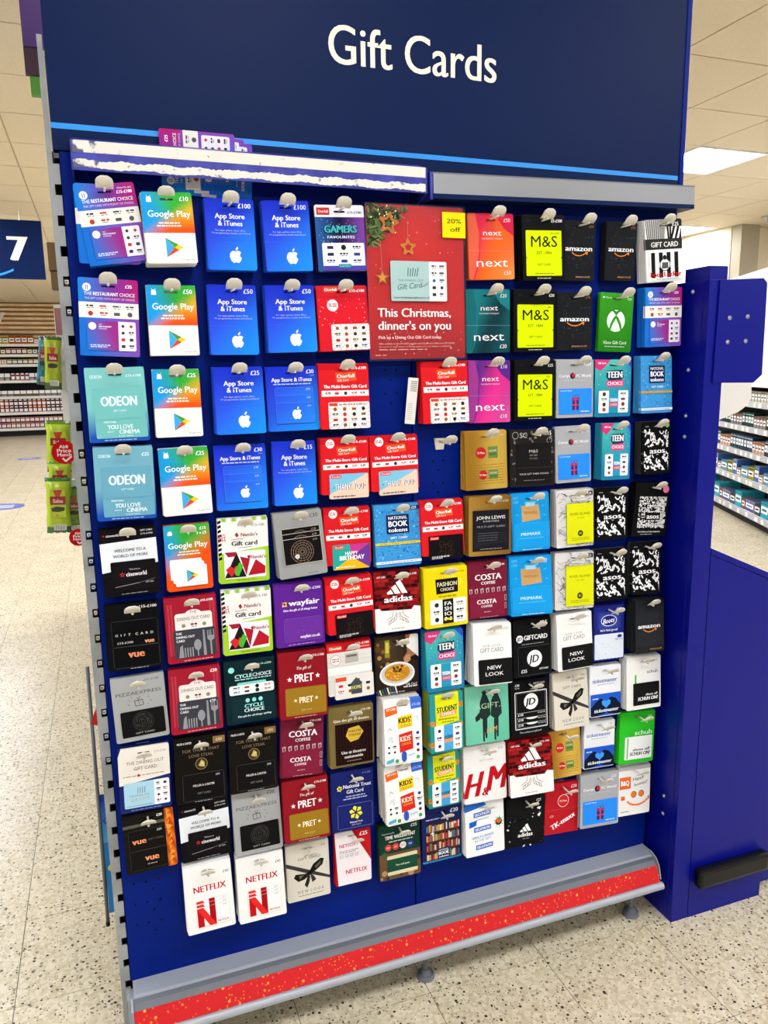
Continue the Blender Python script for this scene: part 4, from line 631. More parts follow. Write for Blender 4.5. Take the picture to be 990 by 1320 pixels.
def decathlon(w, h):
    c = pack(w, h, 'eff0ee'); c.P([(0, 0), (100, 0), (0, 14)], '2068c0'); c.P([(60, 12), (100, 4), (100, 0), (50, 0)], 'e8eaea')
    for y in (22, 50, 84): c.P([(22, y - 4), (66, y - 6), (66, y + 3), (22, y + 5)] if y < 80 else [(26, y - 4), (70, y - 6), (70, y + 3), (26, y + 5)], '1c60c0'); c.T(44 + (y > 80) * 4, y - .5, 5, 'DECATHLON', 'f4f6fa', 38, 'c', .08, 4)
    c.P([(10, 34), (30, 32), (28, 42), (10, 45)], '1c60c0'); c.LN(28, 32, 60, 30, 1, '1c60c0'); c.T(44, 64, 4.4, 'OPEN TO SPORTS', '4a7ac0', 56, 'c', .02, 4); c.T(44, 71, 4.4, 'IN THE GIFT', '7a9ad0', 42, 'c', 0, 4); c.C(86, 42, 9, '3a2a26', 12); c.C(86, 40, 7, 'd86a2a', 12); c.C(88, 37, 4, '3a9a4a', 9); [c.LN(86 + 9 * math.cos(a), 42 + 7 * math.sin(a), 86 + 14 * math.cos(a), 42 + 11 * math.sin(a), .9, '26262a') for a in [k * .7 for k in range(9)]]; return c
def tkmaxx(w, h):
    c = pack(w, h, 'b81c26'); c.T(90, 9, 6, '£20', 'f4dcdc', None, 'r', .03); c.ring(52, 36, 16, 1.4, 'f2dcd8', 22); c.C(52, 36, 12.6, 'd02c2c', 18); c.T(52, 36, 3.4, 'TK Maxx', 'f6eeee', 22, 'c', .04); c.R(0, 52, 100, 52.5, 'd04a50'); c.T(14, 64, 4, '£20', 'f0d0d0', None, 'l'); c.T(52, 76, 10, 'TK-maxx', 'f6f0ee', 72, 'c', .09, 24); return c
def bq(w, h):
    c = pack(w, h, 'efece8'); c.R(0, 0, 100, 9, 'b0aeac'); c.R(3, 22, 38, 46, 'e86a1c'); c.T(20, 34, 10, 'B&Q', 'fff', 26, 'c', .08); c.T(62, 27, 6, 'Happy', '3a3a3a', 36, 'c', .02, 8, .3); c.T(70, 38, 6, 'homes!', '3a3a3a', 42, 'c', .02, 8, .3)
    for x in (48, 72): c.C(x, 59, 9, '6a3414', 16); c.C(x - .5, 59, 7.6, 'ee7a1c', 16)
    [c.LN(60 + 34 * math.cos(a), 66 + 15 * math.sin(a), 60 + 34 * math.cos(a + .2), 66 + 15 * math.sin(a + .2), 5, 'ee7a1c') for a in [.35 + k * .19 for k in range(13)]]; c.P([(92, 68), (99, 64), (98, 72), (94, 74)], 'c87858'); c.RR(8, 60, 20, 68, 'e86a1c', 1); c.D(8, 34, 92, 2, '999', 1); return c
# ---------------------------------------------------------------- the room shell
def floor_mat():
    m = bpy.data.materials.new('terrazzo'); m.use_nodes = True; nt = m.node_tree; N = nt.nodes; L = nt.links; b = N['Principled BSDF']
    geo = N.new('ShaderNodeNewGeometry'); b.inputs['Roughness'].default_value = 0.27; b.inputs['Specular IOR Level'].default_value = 0.5
    base = N.new('ShaderNodeTexVoronoi'); base.inputs['Scale'].default_value = 120; L.new(geo.outputs['Position'], base.inputs['Vector'])
    r0 = N.new('ShaderNodeValToRGB'); L.new(base.outputs['Color'], r0.inputs['Fac']); e = r0.color_ramp.elements
    e[0].position = 0.1; e[0].color = (*H('cbbb98'), 1); e[1].position = 0.8; e[1].color = (*H('e9dcc0'), 1)
    prev = r0.outputs['Color']
    for sc, lo, hi, col, th in ((95, 0.20, 0.26, '2e2a26', 0.80), (70, 0.22, 0.28, '3a3630', 0.86), (75, 0.26, 0.31, '8f8068', 0.76), (160, 0.24, 0.3, '6e675a', 0.72)):
        v = N.new('ShaderNodeTexVoronoi'); v.inputs['Scale'].default_value = sc; L.new(geo.outputs['Position'], v.inputs['Vector'])
        rr = N.new('ShaderNodeMapRange'); rr.inputs[1].default_value = lo; rr.inputs[2].default_value = hi; rr.inputs[3].default_value = 1; rr.inputs[4].default_value = 0; L.new(v.outputs['Distance'], rr.inputs[0])
        sp = N.new('ShaderNodeSeparateColor'); L.new(v.outputs['Color'], sp.inputs[0]); gt = N.new('ShaderNodeMath'); gt.operation = 'GREATER_THAN'; gt.inputs[1].default_value = th; L.new(sp.outputs[0], gt.inputs[0])
        mu = N.new('ShaderNodeMath'); mu.operation = 'MULTIPLY'; L.new(rr.outputs[0], mu.inputs[0]); L.new(gt.outputs[0], mu.inputs[1])
        mx = N.new('ShaderNodeMix'); mx.data_type = 'RGBA'; L.new(mu.outputs[0], mx.inputs['Factor']); L.new(prev, mx.inputs['A']); mx.inputs['B'].default_value = (*H(col), 1); prev = mx.outputs['Result']
    n = N.new('ShaderNodeTexNoise'); n.inputs['Scale'].default_value = 5; L.new(geo.outputs['Position'], n.inputs['Vector'])
    mx = N.new('ShaderNodeMix'); mx.data_type = 'RGBA'; mx.blend_type = 'MULTIPLY'; mx.inputs['Factor'].default_value = 0.25; L.new(prev, mx.inputs['A']); L.new(n.outputs['Fac'], mx.inputs['B']); L.new(mx.outputs['Result'], b.inputs['Base Color'])
    return m
M['floor'] = floor_mat(); M['joint'] = mat('floor_joint_grout', '6f6656', 0.8)
floor = box('floor', -7, 14, -7, 20, -0.05, -0.0025, M['joint'], kind='structure')
me = bpy.data.meshes.new('tile'); bm = bmesh.new(); bx(bm, -0.1490, 0.1490, -0.1490, 0.1490, -0.0024, 0.0); bm.to_mesh(me); bm.free(); me.materials.append(M['floor'])
x0_, y0_ = 0.01, -0.085
done = set()
def tiles(xa, xb, ya, yb):
    for i in range(int((xb - xa) / 0.3 + 0.5)):
        for j in range(int((yb - ya) / 0.3 + 0.5)):
            kx, ky = round((xa - x0_) / 0.3) + i, round((ya - y0_) / 0.3) + j
            if (kx, ky) in done or len(done) > 295: continue
            done.add((kx, ky)); o = link('tile', me, None, floor); o.location = (x0_ + 0.3 * kx + 0.15, y0_ + 0.3 * ky + 0.15, 0)
tiles(-1.2, 0.0, -0.7, 6.2); tiles(0.0, 2.4, -1.0, 0.2); tiles(3.9, 6.3, 2.0, 4.2)
bm = bmesh.new()   # the rest of the paving, one slab with the tiled areas left open
rows = [(-7, 14), ]
X = [-7 + 0.3 * i for i in range(71)]
cells = set()
for i in range(-24, 47):
    j = -24
    while j < 67:
        if (i, j) in done: j += 1; continue
        k = j
        while k < 67 and (i, k) not in done: k += 1
        a = bx(bm, x0_ + 0.3 * i + 0.001, x0_ + 0.3 * i + 0.299, y0_ + 0.3 * j, y0_ + 0.3 * k, -0.0024, 0.0); j = k
bm_link('paving', bm, M['floor'], floor, kind='stuff')
M['gap'] = mat('ceiling_joint', 'b9a88e', 0.9)
ceiling = box('ceiling', -7, 14, -7, 20, CEIL + 0.012, CEIL + 0.05, M['gap'], kind='structure')
LX, LY = [2.95 + 0.68 * k for k in range(-12, 14)], [2.72 + 0.68 * k for k in range(-12, 24)]
lamps = set()
for i, x in enumerate(LX):
    for j, y in enumerate(LY):
        if -4.6 < x < 11 and -7 < y < 16.5 and (i - 14) % 3 == 0 and (j - 13) % 4 == 0 and not (-1.9 < x < -1.0 and y > 9) and not (2.2 < x < 2.3 and 0 < y < 1.5): lamps.add((i, j))
me = bpy.data.meshes.new('ceiling_tile'); bm = bmesh.new(); bx(bm, 0.005, 0.675, 0.005, 0.675, 0, 0.012); bm.to_mesh(me); bm.free(); me.materials.append(M['ceil'])
bm = bmesh.new(); nt_ = 0
for i, x in enumerate(LX):
    for j, y in enumerate(LY):
        if (i, j) in lamps: continue
        if (x > 1.5 and x < 9 and 1.0 < y < 9.0) or (-2.0 < x < 0 and -0.5 < y < 9):
            o = link('ceiling_tile', me, None, ceiling); o.location = (x, y, CEIL); nt_ += 1
        else: bx(bm, x + 0.005, x + 0.675, y + 0.005, y + 0.675, CEIL, CEIL + 0.012)
bm_link('ceiling_tiling', bm, M['ceil'], ceiling, kind='stuff')
bm = bmesh.new(); bx(bm, 0.0, 0.68, 0.0, 0.68, 0.002, 0.011); bx(bm, 0, 0.68, 0, 0.03, -0.006, 0.012); bx(bm, 0, 0.68, 0.65, 0.68, -0.006, 0.012); bx(bm, 0, 0.03, 0, 0.68, -0.006, 0.012); bx(bm, 0.65, 0.68, 0, 0.68, -0.006, 0.012)
mf = bpy.data.meshes.new('lamp_frame'); bm.to_mesh(mf); bm.free(); mf.materials.append(M['white'])
bm = bmesh.new(); bx(bm, 0.03, 0.65, 0.03, 0.65, -0.004, 0.0015); md = bpy.data.meshes.new('diffuser'); bm.to_mesh(md); bm.free(); md.materials.append(M['lam'])
for (i, j) in sorted(lamps):
    nm = (LX[i], LY[j])
    vis = {(14, 14): 'large square lit ceiling panel beside the navy sign', }.get((i, j))
    close = abs(nm[0] - 4.31) < .1 and abs(nm[1] - 3.4) < .1; second = abs(nm[0] - 6.35) < .1 and abs(nm[1] - 6.12) < .1
    t = thing('ceiling_light', 'square lit ceiling panel next to the right edge of the navy sign' if close else 'small far lit ceiling panel just above the striped card' if second else 'square recessed ceiling light panel outside the picture over the shop floor', 'ceiling light', None if close or second else 'square ceiling light panels over the shop', (nm[0], nm[1], CEIL))
    link('lamp_frame', mf, None, t); link('diffuser', md, None, t)
box('wall_right', 7.13, 7.2, 6.0, 19, 0, CEIL, M['wall'], kind='structure')
box('wall_right.001', 7.42, 14, 6.0, 6.1, 0, CEIL, M['wall'], kind='structure')
box('pillar', 7.14, 7.41, 5.85, 6.1, 0, CEIL, M['pillar'], kind='structure')
box('wall_back', -7, 14, 19.0, 19.1, 0, CEIL, M['wall'], kind='structure')

# ---------------------------------------------------------------- the display stand that carries the cards
stand = thing('display_stand', 'tall blue pegboard display stand hung with rows of gift cards', 'display stand')
def peg_panel(x0, x1, holes):
    bm = bmesh.new(); z0, z1 = 0.168, 1.7905
    def loop(pts, y): vs = [bm.verts.new((x, y, z)) for x, z in pts]; return [bm.edges.new((vs[i], vs[(i + 1) % len(vs)])) for i in range(len(vs))], vs
    E, o = loop([(x0, z0), (x1, z0), (x1, z1), (x0, z1)], 0)
    for hx, hz in holes:
        e, vs = loop([(hx + 0.0021 * math.cos(a), hz + 0.0028 * math.sin(a)) for a in [math.pi / 3 * k for k in range(6)]], 0); E += e
        bk = [bm.verts.new((v.co.x, 0.004, v.co.z)) for v in vs]
        for i in range(6): bm.faces.new((vs[i], vs[(i + 1) % 6], bk[(i + 1) % 6], bk[i])).material_index = 1
        bm.faces.new(bk).material_index = 1
    bmesh.ops.triangle_fill(bm, use_beauty=True, use_dissolve=False, edges=E)
    bx(bm, x0, x1, 0.006, 0.014, z0, z1); bx(bm, x0, x0 + 0.001, 0.0, 0.014, z0, z1); bx(bm, x1 - 0.001, x1, 0.0, 0.014, z0, z1)
    o = bm_link('peg_panel', bm, M['blue'], stand); o.data.materials.append(M['hole']); return o
HO = []
def holeset(x, z, n=2):
    for k in range(n): HO.extend([(x - 0.0122, z - 0.048 * k), (x + 0.0122, z - 0.048 * k), (x, z - 0.02 - 0.048 * k)])
holeset(0.67, 1.2224); holeset(0.5635, 1.4157)
for k in range(3): HO.extend([(-0.0124, 0.39 - 0.0477 * k), (0.0118, 0.3895 - 0.0477 * k), (0.0373, 0.389 - 0.0477 * k), (0.0245, 0.370 - 0.0477 * k)])
peg_panel(-0.034, 0.61, [h for h in HO if h[0] < 0.6]); peg_panel(0.6112, 1.266, [h for h in HO if h[0] > 0.6])
# slotted upright at the stand's edge
bm = bmesh.new(); x0, x1, xs = -0.053, -0.0345, -0.0447
bx(bm, x0, xs, 0.0, 0.003, 0.0, 1.97); bx(bm, x0 - 0.0, x0 + 0.002, 0.003, 0.05, 0.0, 1.97)
z = 0.02
while z < 1.78: bx(bm, xs, x1, 0.0, 0.003, z, min(z + 0.033, 1.79)); z += 0.0505
bm_link('slotted_upright', bm, M['upright'], stand)
bm = bmesh.new(); bx(bm, xs, x1 + 0.004, 0.046, 0.05, 0, 1.79)  # added dark sheet, its colour stands in for shade inside the slots
bm_link('slot_shade_sheet', bm, M['hole'], stand)
bm = bmesh.new(); bx(bm, xs, xs + 0.0015, 0.003, 0.05, 0, 1.79); bm_link('slot_shade_web', bm, M['hole'], stand)  # web coloured near-black as slot shade, not upright grey
# base shelf with bumper and price strip
prof = [(0.0, 0.168), (-0.04, 0.167), (-0.047, 0.164), (-0.047, 0.158), (-0.052, 0.152), (-0.060, 0.146), (-0.060, 0.09), (0.0, 0.09)]
bm = bmesh.new(); prism(bm, prof, -0.03, 1.256, 'x'); bm_link('base_shelf', bm, M['grey'], stand)
bm = bmesh.new(); cyl(bm, (-0.03, -0.043, 0.165), (1.25, -0.043, 0.165), 0.0035, 8); bm_link('shelf_bead', bm, M['grey'], stand, smooth=False)
bm = bmesh.new(); prism(bm, [(-0.0605, 0.163), (-0.0475, 0.1635), (-0.052, 0.150), (-0.0675, 0.1515)][::-1], -0.03, 1.252, 'x'); bm_link('bumper_strip', bm, M['dgrey'], stand)
def strip_mat():
    m = mat('red_festive_price_strip', 'd8151c', 0.35, spec=0.5); nt = m.node_tree; N = nt.nodes; L = nt.links; tc = N.new('ShaderNodeTexCoord'); prev = None
    for sc, th, col in ((95, 0.80, 'e8a23c'), (170, 0.72, 'f0803a')):
        v = N.new('ShaderNodeTexVoronoi'); v.inputs['Scale'].default_value = sc; L.new(tc.outputs['Object'], v.inputs['Vector'])
        rr = N.new('ShaderNodeMapRange'); rr.inputs[1].default_value = 0.22; rr.inputs[2].default_value = 0.34; rr.inputs[3].default_value = 1; rr.inputs[4].default_value = 0; L.new(v.outputs['Distance'], rr.inputs[0])
        sp = N.new('ShaderNodeSeparateColor'); L.new(v.outputs['Color'], sp.inputs[0]); gt = N.new('ShaderNodeMath'); gt.operation = 'GREATER_THAN'; gt.inputs[1].default_value = th; L.new(sp.outputs[0], gt.inputs[0])
        mu = N.new('ShaderNodeMath'); mu.operation = 'MULTIPLY'; L.new(rr.outputs[0], mu.inputs[0]); L.new(gt.outputs[0], mu.inputs[1])
        mx = N.new('ShaderNodeMix'); mx.data_type = 'RGBA'; L.new(mu.outputs[0], mx.inputs['Factor']); mx.inputs['B'].default_value = (*H(col), 1)
        if prev: L.new(prev, mx.inputs['A'])
        else: mx.inputs['A'].default_value = (*H('d01219'), 1)
        prev = mx.outputs['Result']
    L.new(prev, N['Principled BSDF'].inputs['Base Color']); return m
M['strip'] = strip_mat()
bm = bmesh.new(); prism(bm, [(-0.066, 0.1535), (-0.083, 0.1135), (-0.079, 0.1115), (-0.062, 0.1515)], -0.03, 1.2535, 'x'); bm_link('price_strip', bm, M['strip'], stand, label='bright red price strip with gold speckles')
bm = bmesh.new(); cyl(bm, (-0.032, -0.0845, 0.1035), (1.259, -0.0845, 0.1035), 0.0098, 16); bx(bm, -0.03, 1.256, -0.083, -0.058, 0.090, 0.102); bm_link('front_tube', bm, M['grey'], stand)
bm = bmesh.new(); prism(bm, [(0, 0.17), (-0.04, 0.172), (-0.058, 0.166), (-0.072, 0.15), (-0.08, 0.118), (-0.02, 0.1), (0, 0.1)], 1.2565, 1.2595, 'x'); bm_link('end_cap', bm, M['grey'], stand)
bm = bmesh.new(); prism(bm, [(0.0, 0.15), (-0.04, 0.16), (-0.066, 0.15), (-0.07, 0.05), (-0.03, 0.0), (0.0, 0.0)], -0.036, -0.031, 'x'); bx(bm, -0.043, -0.0365, -0.03, 0.0, 0, 0.15); bm_link('end_cap', bm, M['grey'], stand)
for fx in (0.05, 0.62, 1.205):
    bm = bmesh.new(); cyl(bm, (fx, -0.035, 0.0), (fx, -0.035, 0.01), 0.022, 16, 0.019); cyl(bm, (fx, -0.035, 0.01), (fx, -0.035, 0.022), 0.014, 12, 0.009); cyl(bm, (fx, -0.035, 0.02), (fx, -0.035, 0.09), 0.006, 8); bx(bm, fx - 0.004, fx + 0.03, -0.06, -0.01, 0.075, 0.09); bm_link('levelling_foot', bm, M['dgrey'], stand)
bm = bmesh.new(); bx(bm, -0.034, 1.256, 0.03, 0.4, 0.02, 0.15); bm_link('plinth', bm, M['hole'], stand)
bm = bmesh.new(); bx(bm, -0.03, 1.256, 0.016, 0.45, 0.17, 1.79); bm_link('core_back', bm, M['hole'], stand)
# header sign
sign = thing('header_sign', 'large navy header sign lettered Gift Cards over the display', 'sign')
bm = bmesh.new(); bx(bm, -0.0422, 1.2615, -0.004, 0.02, 1.792, 2.6); bm_link('sign_board', bm, M['navy'], sign)
bm = bmesh.new(); bx(bm, 1.2617, 1.273, -0.006, 0.03, 1.792, 2.6); bm_link('sign_edge', bm, M['blue'], sign)
bm = bmesh.new(); bx(bm, -0.0425, 1.2585, -0.0046, -0.004, 1.8255, 1.8345); bm_link('stripe', bm, M['stripe'], sign)
def letters(name, txt, x0, x1, zb, cap, y, m, parent, bold=0.03, th=0.001, res=5, **k):
    g = [glyph(c, res) for c in txt]; tw = sum(q[2] for q in g); sz = cap / CAPH; sx = (x1 - x0) / (tw - 0.05); bm = bmesh.new(); x = x0
    for vs, fs, adv in g:
        for oi, off in enumerate((-bold / 2, 0, bold / 2) if bold else (0,)):
            V_ = [bm.verts.new((x + (vx + off) * sx, y - oi * 0.0001, zb + vz * sz)) for vx, vz in vs]
            for f in fs:
                try: bm.faces.new([V_[i] for i in f])
                except ValueError: pass
        x += adv * sx
    me = bpy.data.meshes.new(name); bm.to_mesh(me); bm.free(); return link(name, me, m, parent, **k)
letters('lettering', 'Gift Cards', 0.444, 0.796, 1.980, 0.067, -0.0047, M['cream'], sign, 0.022)
# two worn label rails under the header
def worn(seed):
    m = mat('torn_label_paper', 'e6e0d4', 0.75); nt = m.node_tree; N = nt.nodes; L = nt.links; tc = N.new('ShaderNodeTexCoord'); n = N.new('ShaderNodeTexNoise'); n.inputs['Scale'].default_value = 55; n.inputs['Detail'].default_value = 6
    L.new(tc.outputs['Object'], n.inputs['Vector']); sx = N.new('ShaderNodeSeparateXYZ'); L.new(tc.outputs['Object'], sx.inputs[0])
    mr = N.new('ShaderNodeMapRange'); mr.inputs[1].default_value = -0.02; mr.inputs[2].default_value = 0.09; mr.inputs[3].default_value = 0.13; mr.inputs[4].default_value = -0.1; L.new(sx.outputs[0], mr.inputs[0])
    ad = N.new('ShaderNodeMath'); ad.operation = 'ADD'; L.new(n.outputs['Fac'], ad.inputs[0]); L.new(mr.outputs[0], ad.inputs[1])
    r = N.new('ShaderNodeValToRGB'); r.color_ramp.elements[0].position = 0.55; r.color_ramp.elements[0].color = (*H('e6e0d4'), 1); r.color_ramp.elements[1].position = 0.62; r.color_ramp.elements[1].color = (*H('5a5c74'), 1)
    L.new(ad.outputs[0], r.inputs['Fac']); L.new(r.outputs['Color'], N['Principled BSDF'].inputs['Base Color']); return m
rail = thing('label_rail', 'long label rail with torn white paper strips on blue', 'shelf edge')
M['railblue'] = mat('scuffed_blue_rail', '3a3fa6', 0.4, noise=(30, '20268c', 0.4, 0.6)); M['torn'] = worn(1)
bm = bmesh.new(); prism(bm, [(-0.05, 1.7975), (-0.05, 1.7512), (-0.047, 1.7512), (-0.047, 1.7945), (-0.006, 1.8095), (-0.006, 1.8125)], -0.0125, 0.625, 'x'); bm_link('rail_body', bm, M['railblue'], rail)
for xe in (-0.0145, 0.6235):
    bm = bmesh.new(); prism(bm, [(-0.0502, 1.7975), (-0.0502, 1.751), (-0.002, 1.737), (-0.002, 1.8125)], xe, xe + 0.0025, 'x'); bm_link('rail_end', bm, M['railblue'], rail)
bm = bmesh.new(); bx(bm, -0.0118, 0.6222, -0.0507, -0.0501, 1.7792, 1.7978); bm_link('label_paper', bm, M['torn'], rail)
bm = bmesh.new(); q = random.Random(5); n = 160; up = [( -0.0118 + 0.634 * i / n, 1.7672 + q.uniform(-0.0011, 0.0011) + 0.0012 * math.sin(i * .4)) for i in range(n + 1)]; dn = [(-0.0118 + 0.634 * i / n, 1.7548 + q.uniform(-0.001, 0.001) + 0.0012 * math.sin(i * .27)) for i in range(n + 1)]
for i in range(n):
    vs = [bm.verts.new((p[0], -0.0507, p[1])) for p in (dn[i], dn[i + 1], up[i + 1], up[i])]; bm.faces.new(vs)
bm_link('torn_paper', bm, M['torn'], rail)
rail2 = thing('label_rail', 'long label rail with plain silver grey insert', 'shelf edge')
rot = math.atan2(1.8023 - 1.789, 1.2666 - 0.6363); ca, sa = math.cos(rot), math.sin(rot)
M['silver'] = mat('brushed_silver_insert', '8f8f90', 0.3, metal=0.5, bump=(90, 0.06))
def r2(nm, u0, u1, v0, v1, y0, y1, m):
    o = box(nm, u0, u1, y0, y1, v0, v1, m, rail2); o.location = (0.6363, 0, 1.789); o.rotation_euler = (0, -rot, 0); return o
r2('silver_insert', 0.002, 0.631, -0.037, -0.0006, -0.0510, -0.0475, M['silver']); r2('rail_body', 0, 0.631, -0.046, -0.0372, -0.0520, -0.003, M['navy']); r2('rail_back', 0.0, 0.631, -0.037, 0.003, -0.0470, -0.044, M['navy'])
r2('rail_end', -0.005, 0.0, -0.048, 0.002, -0.0515, -0.003, M['railblue']); r2('rail_top', 0.0, 0.631, -0.0005, 0.002, -0.0515, -0.004, M['dgrey'])

# ---------------------------------------------------------------- hooks and card packs
def hook_meshes():
    out = []
    bm = bmesh.new(); cyl(bm, (0, 0.002, 0), (0, -0.056, 0), 0.0021, 8); out.append(('prong', bm))
    bm = bmesh.new(); prism(bm, [(-0.0125, 0.008), (-0.009, -0.0165), (0.009, -0.0165), (0.0125, 0.008)], -0.004, -0.0005, 'y'); bx(bm, -0.012, 0.012, -0.009, -0.004, 0.004, 0.0075); out.append(('back_plate', bm))
    bm = bmesh.new(); path = []   # the flat tip: out, then curling up
    for i in range(9):
        t = i / 8; path.append((-0.050 - 0.017 * math.sin(t * 1.3) / math.sin(1.3), 0.0005 + 0.0175 * t ** 1.35, 0.0145 * (1 if t < .45 else (max(0.0, 1 - ((t - .45) / .58) ** 2.6)) ** .5)))
    R_ = []
    for y, z, hw in path: R_.append([bm.verts.new((sx * hw, y, z + dz)) for sx in (-1, -0.6, 0, .6, 1) for dz in ((0.0,) if 1 else ())])
    for i in range(8):
        for j in range(4): bm.faces.new((R_[i][j], R_[i][j + 1], R_[i + 1][j + 1], R_[i + 1][j]))
    bmesh.ops.recalc_face_normals(bm, faces=bm.faces); bmesh.ops.solidify(bm, geom=list(bm.faces), thickness=0.0016)
    out.append(('tip', bm)); res = []
    for n, b in out:
        me = bpy.data.meshes.new(n); bmesh.ops.recalc_face_normals(b, faces=b.faces); b.to_mesh(me); b.free(); me.materials.append(M['hook'])
        if n != 'back_plate':
            for p in me.polygons: p.use_smooth = True
        res.append((n, me))
    return res
HK = hook_meshes()
def hook(x, z, label):
    t = thing('display_hook', label, 'hook', 'white plastic hooks on the pegboard', (x, 0, z))
    for n, me in HK: link(n, me, None, t)
ORD = ['', 'first', 'second', 'third', 'fourth', 'fifth', 'sixth', 'seventh', 'eighth', 'ninth', 'tenth', 'eleventh', 'twelfth']
ROW = ['', 'top', 'second', 'third', 'fourth', 'fifth', 'sixth', 'seventh', 'eighth', 'ninth', 'bottom']
